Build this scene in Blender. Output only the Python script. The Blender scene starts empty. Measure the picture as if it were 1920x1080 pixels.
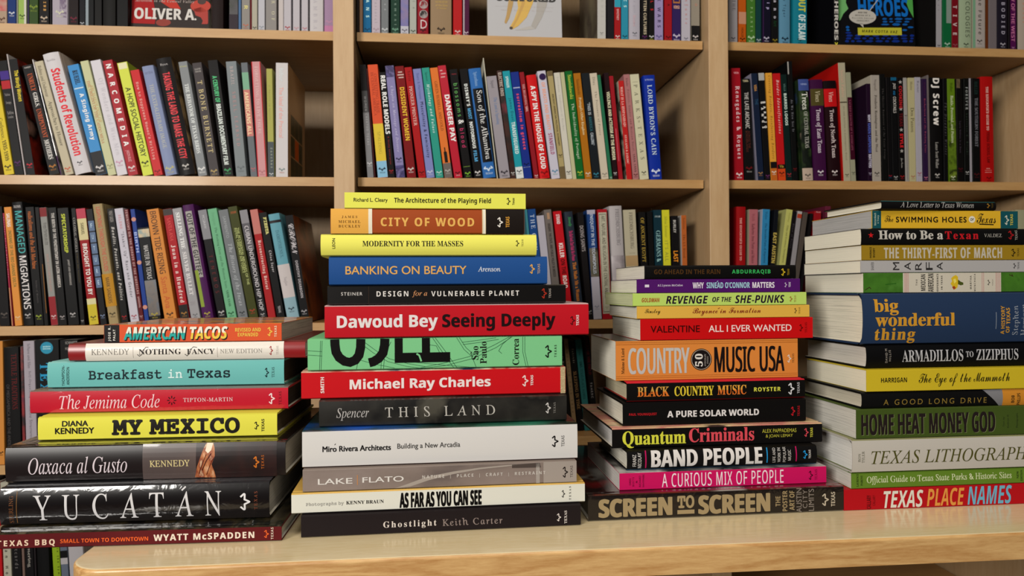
import bpy, bmesh, math, random
from mathutils import Vector, Matrix
random.seed(7)
C = bpy.context.scene.collection
SC = bpy.context.scene

# ---------------------------------------------------------------- camera, world, light, exposure
F = 1400.0                      # focal length in pixels of a 1920 wide frame
YAW = math.atan(136.0 / F)
ROLL = 0.0070
CAM_Z = 1.036
fwd = Vector((math.sin(YAW), math.cos(YAW), 0)); rgt0 = Vector((math.cos(YAW), -math.sin(YAW), 0)); up0 = Vector((0, 0, 1))
cr, sr = math.cos(ROLL), math.sin(ROLL)
rgt = rgt0 * cr - up0 * sr
upv = rgt0 * sr + up0 * cr
cam_data = bpy.data.cameras.new('camera'); cam = bpy.data.objects.new('camera', cam_data); C.objects.link(cam)
cam_data.sensor_width = 36.0; cam_data.lens = 36.0 * F / 1920.0; cam_data.clip_start = 0.02
m = Matrix((( rgt.x, upv.x, -fwd.x, 0), (rgt.y, upv.y, -fwd.y, 0), (rgt.z, upv.z, -fwd.z, CAM_Z), (0, 0, 0, 1)))
cam.matrix_world = m
cam_data.dof.use_dof = True; cam_data.dof.focus_distance = 0.88; cam_data.dof.aperture_fstop = 10.0
SC.camera = cam
CAMP = Vector((0, 0, CAM_Z))

SC.view_settings.view_transform = 'Standard'; SC.view_settings.look = 'None'
SC.view_settings.gamma = 1.0; SC.view_settings.use_curve_mapping = False
SC.view_settings.exposure = 0.0
SC.cycles.diffuse_bounces = 1

world = bpy.data.worlds.new('room_air'); SC.world = world; world.use_nodes = True
world.node_tree.nodes['Background'].inputs[0].default_value = (0.86, 0.9, 1.0, 1)
world.node_tree.nodes['Background'].inputs[1].default_value = 0.015

def area_light(name, loc, target, size, size_y, power, color):
    d = bpy.data.lights.new(name, 'AREA'); d.shape = 'RECTANGLE'; d.size = size; d.size_y = size_y; d.energy = power; d.color = color
    o = bpy.data.objects.new(name, d); C.objects.link(o); o.location = loc
    o.rotation_euler = (Vector(target) - Vector(loc)).to_track_quat('-Z', 'Y').to_euler()
    return o
area_light('window_daylight', (-2.0, -1.9, 1.85), (0.25, 1.2, 0.98), 1.0, 0.8, 108, (1.0, 0.96, 0.90))
area_light('ceiling_lamp', (0.1, -0.15, 2.75), (0.2, 0.6, 0.7), 1.3, 0.8, 22, (1.0, 0.93, 0.82))

def ray(u, v):
    return fwd + rgt * ((u - 960.0) / F) + upv * ((540.0 - v) / F)
def at_y(u, v, Y):               # the point of the vertical plane y = Y seen there
    d = ray(u, v); return CAMP + d * (Y / d.y)
def at_z(u, v, Z):
    d = ray(u, v); return CAMP + d * ((Z - CAM_Z) / d.z)

# ---------------------------------------------------------------- materials
def lin(h):
    h = h.lstrip('#'); c = [int(h[i:i+2], 16) / 255.0 for i in (0, 2, 4)]
    return tuple((x / 12.92 if x <= 0.04045 else ((x + 0.055) / 1.055) ** 2.4) for x in c) + (1.0,)
_M = {}
def mat(col, rough=0.42, coat=0.0, name=None):
    k = (col, rough, coat)
    if k in _M: return _M[k]
    mt = bpy.data.materials.new(name or ('ink_' + col.lstrip('#'))); mt.use_nodes = True
    nt = mt.node_tree; b = nt.nodes['Principled BSDF']
    b.inputs['Base Color'].default_value = lin(col); b.inputs['Roughness'].default_value = rough
    b.inputs['Coat Weight'].default_value = coat; b.inputs['Coat Roughness'].default_value = 0.08 if coat >= 0.9 else 0.32
    b.inputs['Specular IOR Level'].default_value = 0.12
    if coat >= 0.9:              # shrink wrap: slightly wrinkled film
        tc = nt.nodes.new('ShaderNodeTexCoord'); n = nt.nodes.new('ShaderNodeTexNoise'); bp = nt.nodes.new('ShaderNodeBump')
        n.inputs['Scale'].default_value = 38; n.inputs['Detail'].default_value = 3; n.inputs['Distortion'].default_value = 1.5
        bp.inputs['Strength'].default_value = 0.25; bp.inputs['Distance'].default_value = 0.002
        nt.links.new(tc.outputs['Object'], n.inputs['Vector']); nt.links.new(n.outputs['Fac'], bp.inputs['Height'])
        nt.links.new(bp.outputs['Normal'], b.inputs['Coat Normal'])
    _M[k] = mt
    return mt
def picture(cols, scale=30, rough=0.35, stretch=(1, 1, 1), coat=0.3, detail=5):
    """printed picture: patches of a few colours"""
    k = ('pic',) + tuple(cols) + (scale, stretch)
    if k in _M: return _M[k]
    mt = bpy.data.materials.new('printed_picture'); mt.use_nodes = True
    nt = mt.node_tree; b = nt.nodes['Principled BSDF']; b.inputs['Roughness'].default_value = rough; b.inputs['Coat Weight'].default_value = coat
    tc = nt.nodes.new('ShaderNodeTexCoord'); mp = nt.nodes.new('ShaderNodeMapping'); n = nt.nodes.new('ShaderNodeTexNoise'); r = nt.nodes.new('ShaderNodeValToRGB')
    mp.inputs['Scale'].default_value = stretch; n.inputs['Scale'].default_value = scale; n.inputs['Detail'].default_value = detail
    nt.links.new(tc.outputs['Object'], mp.inputs['Vector']); nt.links.new(mp.outputs['Vector'], n.inputs['Vector'])
    nt.links.new(n.outputs['Fac'], r.inputs['Fac']); nt.links.new(r.outputs['Color'], b.inputs['Base Color'])
    el = r.color_ramp.elements
    el[0].position = 0.30; el[0].color = lin(cols[0]); el[1].position = 0.70; el[1].color = lin(cols[-1])
    for i, c in enumerate(cols[1:-1]):
        e = el.new(0.30 + 0.40 * (i + 1) / (len(cols) - 1)); e.color = lin(c)
    _M[k] = mt
    return mt
def paper(col, strength=0.35, freq=900):
    """stacked page edges: fine lines across the thickness (local Z)"""
    k = ('paper', col, strength, freq)
    if k in _M: return _M[k]
    mt = bpy.data.materials.new('page_edges'); mt.use_nodes = True
    nt = mt.node_tree; b = nt.nodes['Principled BSDF']; b.inputs['Roughness'].default_value = 0.85; b.inputs['Specular IOR Level'].default_value = 0.15
    tc = nt.nodes.new('ShaderNodeTexCoord'); mp = nt.nodes.new('ShaderNodeMapping'); n = nt.nodes.new('ShaderNodeTexNoise'); r = nt.nodes.new('ShaderNodeValToRGB')
    mp.inputs['Scale'].default_value = (6, 6, freq); n.inputs['Scale'].default_value = 1.0; n.inputs['Detail'].default_value = 4; n.inputs['Roughness'].default_value = 0.7
    nt.links.new(tc.outputs['Object'], mp.inputs['Vector']); nt.links.new(mp.outputs['Vector'], n.inputs['Vector'])
    nt.links.new(n.outputs['Fac'], r.inputs['Fac']); nt.links.new(r.outputs['Color'], b.inputs['Base Color'])
    c = lin(col); d = tuple(x * (1 - strength) for x in c[:3]) + (1,)
    r.color_ramp.elements[0].position = 0.32; r.color_ramp.elements[0].color = d
    r.color_ramp.elements[1].position = 0.5; r.color_ramp.elements[1].color = c
    bp = nt.nodes.new('ShaderNodeBump'); bp.inputs['Strength'].default_value = 0.3; bp.inputs['Distance'].default_value = 0.0006
    nt.links.new(n.outputs['Fac'], bp.inputs['Height']); nt.links.new(bp.outputs['Normal'], b.inputs['Normal'])
    _M[k] = mt
    return mt
def wood(name, c1, c2, axis='X', scale=1.0, rough=0.38, rings=0.35, coat=0.15):
    if name in _M: return _M[name]
    mt = bpy.data.materials.new(name); mt.use_nodes = True
    nt = mt.node_tree; b = nt.nodes['Principled BSDF']; b.inputs['Roughness'].default_value = rough
    b.inputs['Coat Weight'].default_value = coat; b.inputs['Coat Roughness'].default_value = 0.12
    tc = nt.nodes.new('ShaderNodeTexCoord'); mp = nt.nodes.new('ShaderNodeMapping')
    s = [14 * scale, 14 * scale, 14 * scale]; s['XYZ'.index(axis)] = 1.6 * scale
    mp.inputs['Scale'].default_value = s
    nt.links.new(tc.outputs['Object'], mp.inputs['Vector'])
    n1 = nt.nodes.new('ShaderNodeTexNoise'); n1.inputs['Scale'].default_value = 0.9; n1.inputs['Detail'].default_value = 2; n1.inputs['Distortion'].default_value = 0.6
    mul = nt.nodes.new('ShaderNodeMath'); mul.operation = 'MULTIPLY'; mul.inputs[1].default_value = 26
    sn = nt.nodes.new('ShaderNodeMath'); sn.operation = 'SINE'
    n2 = nt.nodes.new('ShaderNodeTexNoise'); n2.inputs['Scale'].default_value = 9; n2.inputs['Detail'].default_value = 6; n2.inputs['Roughness'].default_value = 0.7
    nt.links.new(mp.outputs['Vector'], n1.inputs['Vector']); nt.links.new(mp.outputs['Vector'], n2.inputs['Vector'])
    nt.links.new(n1.outputs['Fac'], mul.inputs[0]); nt.links.new(mul.outputs[0], sn.inputs[0])
    a = nt.nodes.new('ShaderNodeMath'); a.operation = 'MULTIPLY_ADD'; a.inputs[1].default_value = rings * 0.5; a.inputs[2].default_value = 0.0
    nt.links.new(sn.outputs[0], a.inputs[0])
    ad = nt.nodes.new('ShaderNodeMath'); ad.operation = 'ADD'
    nt.links.new(a.outputs[0], ad.inputs[0]); nt.links.new(n2.outputs['Fac'], ad.inputs[1])
    r = nt.nodes.new('ShaderNodeValToRGB'); nt.links.new(ad.outputs[0], r.inputs['Fac'])
    r.color_ramp.elements[0].position = 0.15; r.color_ramp.elements[0].color = lin(c2)
    r.color_ramp.elements[1].position = 0.75; r.color_ramp.elements[1].color = lin(c1)
    nt.links.new(r.outputs['Color'], b.inputs['Base Color'])
    _M[name] = mt
    return mt

# ---------------------------------------------------------------- objects
def link(name, me, parent=None, mats=()):
    o = bpy.data.objects.new(name, me); C.objects.link(o)
    if parent is not None: o.parent = parent
    return o
def tag(o, label=None, cat=None, group=None, kind=None):
    if label: o['label'] = label
    if cat: o['category'] = cat
    if group: o['group'] = group
    if kind: o['kind'] = kind
    return o
def box_mesh(name, x0, x1, y0, y1, z0, z1, material, bev=0.0):
    bm = bmesh.new()
    vs = [bm.verts.new((x, y, z)) for x in (x0, x1) for y in (y0, y1) for z in (z0, z1)]
    for f in ((0, 1, 3, 2), (4, 6, 7, 5), (0, 4, 5, 1), (2, 3, 7, 6), (0, 2, 6, 4), (1, 5, 7, 3)):
        bm.faces.new([vs[i] for i in f])
    bmesh.ops.recalc_face_normals(bm, faces=bm.faces)
    if bev: bmesh.ops.bevel(bm, geom=list(bm.edges), offset=bev, segments=2, affect='EDGES', profile=0.5)
    me = bpy.data.meshes.new(name); bm.to_mesh(me); bm.free(); me.materials.append(material)
    return me

# ---------------------------------------------------------------- lettering
def _map(s, up, lo, dg=None):
    o = ''
    for c in s:
        if 'A' <= c <= 'Z': o += chr(up + ord(c) - 65)
        elif 'a' <= c <= 'z': o += chr(lo + ord(c) - 97)
        elif dg and '0' <= c <= '9': o += chr(dg + ord(c) - 48)
        else: o += c
    return o.replace('\U0001D455', '\u210E')
_A = 0x1D400
STYLES = {   # unicode block, shear, outline offset, extra weight across and up
    'S':  (None, 0.0, 0.0, 0, 0), 'SM': (None, 0.0, 0.0, .010, .007), 'SB': (None, 0.0, 0.0, .026, .020), 'SI': (None, 0.25, 0.0, 0, 0),
    'B':  (9, 0.0, 0.0, 0, 0), 'BH': (9, 0.0, 0.0, .016, .010), 'BU': (9, 0.0, 0.0, .045, .022), 'BC': (9, 0.0, 0.0, .030, 0), 'BI': (11, 0.0, 0.0, 0, 0), 'BIH': (11, 0.0, 0.0, .016, .010),
    'I': (10, 0.0, 0.0, 0, 0), 'N': (8, 0.0, 0.0, .010, 0), 'NC': (8, 0.0, 0.0, .040, .004), 'NT': (8, 0.0, 0.0, 0, 0),
    'R':  (1, -0.29, 0.0, 0, 0), 'RM': (1, -0.29, 0.0, .010, .006), 'RB': (0, 0.0, 0.0, 0, 0), 'RH': (0, 0.0, 0.0, .014, .006), 'RI': (1, 0.0, 0.0, 0, 0), 'RBI': (2, 0.0, 0.0, 0, 0),
    'M':  (12, 0.0, 0.0, 0, 0), 'MB': (12, 0.0, 0.0, .014, .012), 'MH': (12, 0.0, 0.0, .036, .030), 'C': (4, 0.0, 0.0, 0, 0), 'CT': (4, 0.0, 0.0, 0, 0),
}
_DG = {0: 0x1D7CE, 1: 0x1D7CE, 2: 0x1D7CE, 9: 0x1D7EC, 11: 0x1D7EC, 8: 0x1D7E2, 10: 0x1D7E2, 12: 0x1D7F6}
_fc = bpy.data.curves.new('type_setter', 'FONT'); _fo = bpy.data.objects.new('type_setter', _fc)
def _raw(text, style, spacing, res):
    blk, shear, off, wx, wy = STYLES[style]
    _fc.body = text if blk is None else _map(text, _A + 52 * blk, _A + 52 * blk + 26, _DG.get(blk))
    _fc.size = 1.0; _fc.shear = shear; _fc.offset = off; _fc.resolution_u = res; _fc.space_character = spacing; _fc.space_word = 1.0
    me = bpy.data.meshes.new_from_object(_fo)
    vs = [(v.co.x, v.co.y) for v in me.vertices]; fs = [tuple(p.vertices) for p in me.polygons]
    bpy.data.meshes.remove(me)
    if wx or wy:                     # bolder: the outline laid down again a little to each side
        dirs = [(0, 0), (1, 0), (-1, 0)] if not wy else [(0, 0), (1, .6), (-1, .6), (1, -.6), (-1, -.6), (0, 1), (0, -1)]
        if not wy and wx > .02: dirs += [(.5, 0), (-.5, 0)]
        n = len(vs); v0 = vs; f0 = fs; vs = []; fs = []
        for i, (dx, dy) in enumerate(dirs):
            vs += [(x + dx * wx, y + dy * wy, i) for x, y in v0]; fs += [tuple(k + i * n for k in f) for f in f0]
    return vs, fs
def _bb(vs):
    xs = [v[0] for v in vs]; ys = [v[1] for v in vs]
    return min(xs), max(xs), min(ys), max(ys)
_TC = {}
def set_text(text, style, w, h, res=4):
    """lettering filling a w x h box with its lower left corner at 0, 0"""
    stretch = style.endswith('x'); st = style.rstrip('x'); sp0 = 1.0
    if ':' in st: st, q = st.split(':'); sp0 = float(q)
    key = (text, style, round(w / h, 3), res)
    if key not in _TC:
        vs, fs = _raw(text, st, sp0, res)
        if not vs: return [], []
        x0, x1, y0, y1 = _bb(vs)
        r = (w / h) / ((x1 - x0) / (y1 - y0))
        if r > 1.10 and not stretch and sp0 == 1.0 and len(text) > 1:
            v2, _ = _raw(text, st, 1.5, res); a0, a1, _b, _c = _bb(v2)
            k = ((a1 - a0) - (x1 - x0)) / 0.5
            sp = 1.0 + (w / h * (y1 - y0) - (x1 - x0)) / max(k, 1e-6)
            vs, fs = _raw(text, st, min(sp, 5.0), res); x0, x1, y0, y1 = _bb(vs)
        _TC[key] = ([((v[0] - x0) / (x1 - x0), (v[1] - y0) / (y1 - y0), v[2] if len(v) > 2 else 0) for v in vs], fs)
    vs, fs = _TC[key]
    return [(x * w, y * h, k) for x, y, k in vs], fs
EMB = [(0.07, 0.54), (0.16, 0.63), (0.30, 0.78), (0.36, 0.84), (0.41, 0.86), (0.45, 0.84), (0.47, 0.78), (0.47, 0.55), (0.46, 0.26), (0.70, 0.13), (0.86, 0.05), (0.90, 0.0), (0.86, -0.05), (0.70, -0.13), (0.46, -0.26), (0.47, -0.55), (0.47, -0.78), (0.45, -0.84), (0.41, -0.86), (0.36, -0.84), (0.30, -0.78), (0.16, -0.63), (0.07, -0.54)]
def stroke(pts, t, closed=False):
    """a mitred ribbon along pts"""
    n = len(pts); L = []; R = []
    for i in range(n):
        p = Vector(pts[i]); a = Vector(pts[i-1]) if i else None; b = Vector(pts[i+1]) if i < n - 1 else None
        d1 = (p - a).normalized() if a is not None else (b - p).normalized(); d2 = (b - p).normalized() if b is not None else d1
        n1 = Vector((-d1.y, d1.x)); n2 = Vector((-d2.y, d2.x)); mm = (n1 + n2); mm = mm.normalized() if mm.length > 1e-6 else n1
        k = t / 2 / max(mm.dot(n1), 0.45)
        L.append(p + mm * k); R.append(p - mm * k)
    vs = [tuple(v) for v in L] + [tuple(v) for v in R]
    return vs, [(i, n + i, n + i + 1, i + 1) for i in range(n - 1)]

class Sheet:
    """print laid on a spine. u runs head to tail along X, v up the thickness along Z; the sheet follows the spine's roundness."""
    def __init__(s, L, T, bulge): s.L, s.T, s.b = L, T, bulge; s.items = []
    def y(s, v):
        t = min(max(v / s.T, 0), 1); return -s.b * (1 - (2 * t - 1) ** 2)
    def add(s, vs, fs, col, lift=0.00025, colour2=None):
        s.items.append((vs, fs, col, lift, colour2))
    def text(s, txt, style, col, u0, u1, v0, v1, rot=0, res=4, lift=0.00025, col2=None):
        w, h = u1 - u0, v1 - v0
        if rot == 0: vs, fs = set_text(txt, style, w, h, res); vs = [(u0 + x, v0 + y, k) for x, y, k in vs]
        elif rot == 90: vs, fs = set_text(txt, style, h, w, res); vs = [(u1 - y, v0 + x, k) for x, y, k in vs]      # reads upward
        else: vs, fs = set_text(txt, style, h, w, res); vs = [(u0 + y, v1 - x, k) for x, y, k in vs]
        s.add(vs, fs, col, lift, col2)
    def emblem(s, col, u0, u1, v0, v1, t=0.17, lift=0.00025):
        vs, fs = stroke([(x, y * 0.9) for x, y in EMB], t)
        w, h = u1 - u0, v1 - v0
        s.add([(u0 + x * w, (v0 + v1) / 2 + y * h / 1.75) for x, y in vs], fs, col, lift)
    def rect(s, col, u0, u1, v0, v1, lift=0.00015):
        n = 8 if s.b else 1
        vs = []; fs = []
        for i in range(n + 1):
            v = v0 + (v1 - v0) * i / n; vs += [(u0, v), (u1, v)]
        fs = [(2*i, 2*i+1, 2*i+3, 2*i+2) for i in range(n)]
        s.add(vs, fs, col, lift)
    def disc(s, col, u, v, r, lift=0.0002, n=40, r2=0):
        vs = [(u + r * math.cos(2*math.pi*i/n), v + r * math.sin(2*math.pi*i/n)) for i in range(n)]
        if r2:
            vs += [(u + r2 * math.cos(2*math.pi*i/n), v + r2 * math.sin(2*math.pi*i/n)) for i in range(n)]
            s.add(vs, [(i, (i+1) % n, n + (i+1) % n, n + i) for i in range(n)], col, lift)
        else: s.add(vs, [tuple(range(n))], col, lift)
    def build(s, name, parent):
        # print that stands far apart on the spine becomes separate pieces
        its = [i for i in s.items if i[0]]
        if not its: return None
        bbs = [_bb(i[0]) for i in its]; grp = list(range(len(its)))
        ch = True
        while ch:
            ch = False
            for i in range(len(its)):
                for j in range(i + 1, len(its)):
                    if grp[i] == grp[j]: continue
                    a, b = bbs[i], bbs[j]
                    gx = max(0, a[0] - b[1], b[0] - a[1]); gy = max(0, a[2] - b[3], b[2] - a[3])
                    if math.hypot(gx, gy) < 0.004:
                        g = grp[j]; grp = [grp[i] if q == g else q for q in grp]; ch = True
        keys = sorted(set(grp), key=grp.index)
        if len(keys) > 1:
            out = None
            for k in keys:
                s2 = Sheet(s.L, s.T, s.b); s2.items = [it for it, q in zip(its, grp) if q == k]
                out = s2.build1(name, parent)
            return out
        return s.build1(name, parent)
    def build1(s, name, parent):
        if not s.items: return None
        bm = bmesh.new(); mats = []
        def mi(c):
            mt = c if isinstance(c, bpy.types.Material) else mat(c, 0.45)
            if mt not in mats: mats.append(mt)
            return mats.index(mt)
        for vs, fs, col, lift, col2 in s.items:
            if not vs: continue
            b2 = bmesh.new(); vv = [b2.verts.new((v[0], -0.00001 * (v[2] if len(v) > 2 else 0), v[1])) for v in vs]
            i1 = mi(col)
            for f in fs:
                try: b2.faces.new([vv[i] for i in f]).material_index = i1
                except ValueError: pass
            cuts = []
            zs = [v[1] for v in vs]
            if s.b:
                cuts += [s.T * k / 8 for k in range(1, 8) if min(zs) < s.T * k / 8 < max(zs)]
            zm = (min(zs) + max(zs)) / 2
            if col2: cuts.append(zm)
            for z in cuts:
                bmesh.ops.bisect_plane(b2, geom=b2.verts[:] + b2.edges[:] + b2.faces[:], plane_co=(0, 0, z), plane_no=(0, 0, 1), dist=1e-7)
            if col2:
                i2 = mi(col2)
                for f in b2.faces:
                    if f.calc_center_median().z > zm: f.material_index = i2
            for v in b2.verts: v.co.y += s.y(v.co.z) - lift
            if s.b:
                for f in b2.faces: f.smooth = True
            for f in b2.faces:
                f.normal_update()
                if f.normal.y > 0: f.normal_flip()
            tmp = bpy.data.meshes.new('t'); b2.to_mesh(tmp); b2.free(); bm.from_mesh(tmp); bpy.data.meshes.remove(tmp)
        me = bpy.data.meshes.new(name); bm.to_mesh(me); bm.free()
        for mt in mats: me.materials.append(mt)
        return link(name, me, parent)

# ---------------------------------------------------------------- the book
def book_body(root, L, T, W, spine, front=None, back=None, hard=False, page='#e9e4d4', bulge=0.0, stripes=0.35, matrix=None, lines=900, inner=None):
    """cover (spine towards -Y, front board up) and page block. Spine along X from head (0) to tail (L)."""
    def M(c):
        if isinstance(c, bpy.types.Material): return c
        v = [int(c.lstrip('#')[i:i+2], 16) for i in (0, 2, 4)]
        if max(v) < 50: c = '#%02x%02x%02x' % tuple(int(x * .7) for x in v)
        return mat(c, 0.55, 0.04)
    sp = M(spine); fr = M(front or spine); bk = M(back or spine)
    t = min(0.0028, T * 0.16) if hard else 0.0005
    n = 8
    out = [(W, 0)]
    if hard:
        g = min(0.0007, T * 0.03)
        out += [(0.011, 0), (0.008, g), (0.005, g * .6), (0.0024, 0.0003)]
    else: out += [(0.0012, 0), (0.0004, 0.0003)]
    r = min(0.0016, T * .1) if hard else min(0.0007, T * .1)
    for i in range(n + 1):
        z = r + (T - 2 * r) * i / n
        k = (2 * z / T - 1); y = -bulge * (1 - k * k)
        out.append((y, z))
    if hard: out += [(0.0024, T - 0.0003), (0.005, T - g * .6), (0.008, T - g), (0.011, T)]
    else: out += [(0.0004, T - 0.0003), (0.0012, T)]
    out += [(W, T)]
    inn = [(W, T - t), (0.0012, T - t)]
    for i in range(n - 1, 0, -1):
        z = T * i / n; k = (2 * z / T - 1)
        if t < z < T - t: inn.append((0.0012 - bulge * .9 * (1 - k * k), z))
    inn += [(0.0012, t), (W, t)]
    prof = out + inn; N = len(prof)
    bm = bmesh.new()
    a = [bm.verts.new((0, y, z)) for y, z in prof]; b = [bm.verts.new((L, y, z)) for y, z in prof]
    no = len(out)
    for i in range(N):
        j = (i + 1) % N
        f = bm.faces.new((a[i], a[j], b[j], b[i]))
        if i < no - 1:
            ym = max(out[i][0], out[i+1][0]); zm = (out[i][1] + out[i+1][1]) / 2
            f.material_index = 0 if ym < 0.0006 else (2 if zm < T / 2 else 1)
            f.smooth = bulge > 0 and ym < 0.0006
        elif i == no - 1: f.material_index = 1
        else: f.material_index = 3
    # end caps as strips so the concave outline fills cleanly
    for ring in (a, b):
        outer = ring[:no]; inner_v = list(reversed(ring[no:]))
        # pair outer points with the nearest inner points in order
        j = 0
        for i in range(no - 1):
            tgt = min(len(inner_v) - 1, round((i + 1) * (len(inner_v) - 1) / (no - 1)))
            vs = [outer[i], outer[i+1]] + [inner_v[q] for q in range(tgt, j - 1, -1)]
            try:
                f = bm.faces.new(vs); f.material_index = 0
            except ValueError: pass
            j = tgt
    bmesh.ops.recalc_face_normals(bm, faces=bm.faces)
    for e in bm.edges:
        if any(not f.smooth for f in e.link_faces): e.smooth = False
    me = bpy.data.meshes.new('cover'); bm.to_mesh(me); bm.free()
    for x in (sp, fr, bk, mat('#d8d2c4', .7) if inner is None else M(inner)): me.materials.append(x)
    cov = link('cover', me, root)
    ov = 0.0032 if hard else 0.0004
    pm = box_mesh('page_block', ov, L - ov, 0.0014, W - (ov if hard else 0.0003), t + 0.00005, T - t - 0.00005, paper(page, stripes, lines))
    pg = link('page_block', pm, root)
    if matrix is not None:
        cov.matrix_local = matrix; pg.matrix_local = matrix
    return cov, pg
# ---------------------------------------------------------------- room
YB = 1.54            # front edges of the shelves
SP = YB + 0.006      # spines stand here
plaster = mat('#a89c88', 0.8, 0.0, 'plaster'); floor_m = wood('floor_boards', '#3c2a1e', '#24180f', 'X', 0.4)
def struct(name, *a, material=plaster):
    return tag(link(name, box_mesh(name, *a, material)), kind='structure')
struct('floor', -3.2, 3.6, -2.2, 2.2, -0.05, 0.0, material=floor_m)
struct('wall_back', -3.2, 3.6, 2.05, 2.2, 0.0, 2.9)
struct('ceiling', -3.2, 3.6, -2.2, 2.2, 2.9, 2.95)

# ---------------------------------------------------------------- bookcase
maple = wood('maple_veneer', '#c49c68', '#b08450', 'X', 1.0, 0.42, 0.12, 0.1)
maple_v = wood('maple_upright', '#caaa82', '#b8946a', 'Z', 1.0, 0.42, 0.14, 0.1)
panel = wood('maple_panel_shaded', '#b08450', '#94683c', 'X', 1.0, 0.45, 0.12, 0.05)  # more orange maple, also darkened to paint in shade under the shelves
YD = YB - 0.028
xa = at_y(625.6, 250, YD).x; xb_ = at_y(664.4, 250, YD).x; xc = at_y(1330, 250, YD).x; xd = at_y(1366.5, 250, YD).x
TH = xb_ - xa; BW = xc - xb_; DEP = 0.40
z1 = at_y(1000, 69, YB).z; z2 = at_y(1000, 335, YB).z; z3 = at_y(1100, 599.6, YB).z
z4c = at_y(1090, 818, YB).z; z4l = at_y(20, 872, YB).z; z5l = at_y(20, 1150, YB).z; z0 = z1 + (z1 - z2); z5 = 0.28
ST = 0.0185
case = bpy.data.objects.new('bookcase', None); C.objects.link(case); case.location = ((xa + xd) / 2, YB + DEP / 2, 0)
tag(case, 'pale maple bookcase of three bays filled with books behind the table', 'bookcase')
def part(name, x0, x1, y0, y1, z0_, z1_, mt, bev=0.0):
    me = box_mesh(name, x0 - case.location.x, x1 - case.location.x, y0 - case.location.y, y1 - case.location.y, z0_, z1_, mt, bev)
    return link(name, me, case)
TOPZ = z0 + 0.02
xs = [(xa - BW - TH, xa - BW), (xa, xb_), (xc, xd), (xd + BW, xd + BW + TH)]
for i, (p, q) in enumerate(xs):
    part('side_panel' if i in (0, 3) else 'upright_divider', p, q, YD, YB + DEP, 0, TOPZ, maple_v, 0.001)
bays = [(xs[0][1], xs[1][0]), (xs[1][1], xs[2][0]), (xs[2][1], xs[3][0])]
for i, (p, q) in enumerate(bays):
    for z in (z0, z1, z2, z3, (z4l, z4c, z4c)[i], (z5l, z5, z5)[i], 0.06):
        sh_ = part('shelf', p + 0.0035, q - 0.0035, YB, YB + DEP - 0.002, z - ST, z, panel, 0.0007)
        link('lit_edge_strip', box_mesh('lit_edge_strip', p + 0.0035 - case.location.x, q - 0.0035 - case.location.x, YB - 0.0008 - case.location.y, YB - case.location.y, z - ST + .0004, z - .0004, maple), sh_)  # added strip keeps the lit front edge paler than the darkened shelf
    part('back_panel', p, q, YB + DEP - 0.001, YB + DEP + 0.008, 0, TOPZ, maple_v)

# ---------------------------------------------------------------- table
TZ = 0.75
oak = wood('table_laminate', '#f2e0ba', '#e2ca98', 'X', 2.6, 0.24, 0.06, 0.35); edge_m = wood('table_edge', '#e0b67a', '#b8834a', 'X', 3.4, 0.4, 0.30)
pf = at_z(520, 1055, TZ); pg_ = at_z(1280, 1015, TZ); ph = at_z(1900, 999, TZ)
tyaw = math.atan2(ph.y - pf.y, ph.x - pf.x)
tdir = Vector((math.cos(tyaw), math.sin(tyaw), 0)); tnor = Vector((-tdir.y, tdir.x, 0))
pl_ = at_z(128, 1057, TZ)
tl = (pl_ - pf).dot(tdir)
table = bpy.data.objects.new('table', None); C.objects.link(table)
table.location = (pf + tdir * tl); table.location.z = 0; table.rotation_euler = (0, 0, tyaw)
tag(table, 'pale oak table with rounded corner under all four book stacks', 'table')
def slab(name, x0, x1, y0, y1, z0_, z1_, r, mt, rim, bev=0.0035):
    bm = bmesh.new(); pts = []
    for cx, cy, a0 in ((x1 - r, y1 - r, 0), (x0 + r, y1 - r, 90), (x0 + r, y0 + r, 180), (x1 - r, y0 + r, 270)):
        for k in range(13):
            a = math.radians(a0 + k * 7.5); pts.append((cx + r * math.cos(a), cy + r * math.sin(a)))
    f = bm.faces.new([bm.verts.new((x, y, z0_)) for x, y in pts])
    g = bmesh.ops.extrude_face_region(bm, geom=[f])
    for v in g['geom']:
        if isinstance(v, bmesh.types.BMVert): v.co.z = z1_
    bmesh.ops.recalc_face_normals(bm, faces=bm.faces)
    ed = [e for e in bm.edges if abs(e.verts[0].co.z - z1_) < 1e-6 and abs(e.verts[1].co.z - z1_) < 1e-6]
    bmesh.ops.bevel(bm, geom=ed, offset=bev, segments=3, affect='EDGES', profile=0.5)
    for f in bm.faces:
        f.material_index = 0 if f.normal.z > 0.95 else 1
        f.smooth = 0.02 < abs(f.normal.z) < 0.99
    me = bpy.data.meshes.new(name); bm.to_mesh(me); bm.free(); me.materials.append(mt); me.materials.append(rim)
    return me
link('tabletop', slab('tabletop', 0, 2.6, 0, 0.52, TZ - 0.031, TZ, 0.042, oak, edge_m), table)
for lx in (0.10, 2.46):
    for ly in (0.07, 0.41):
        link('leg', box_mesh('leg', lx, lx + 0.04, ly, ly + 0.04, 0, TZ - 0.031, mat('#2a2826', .5), 0.003), table)

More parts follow.
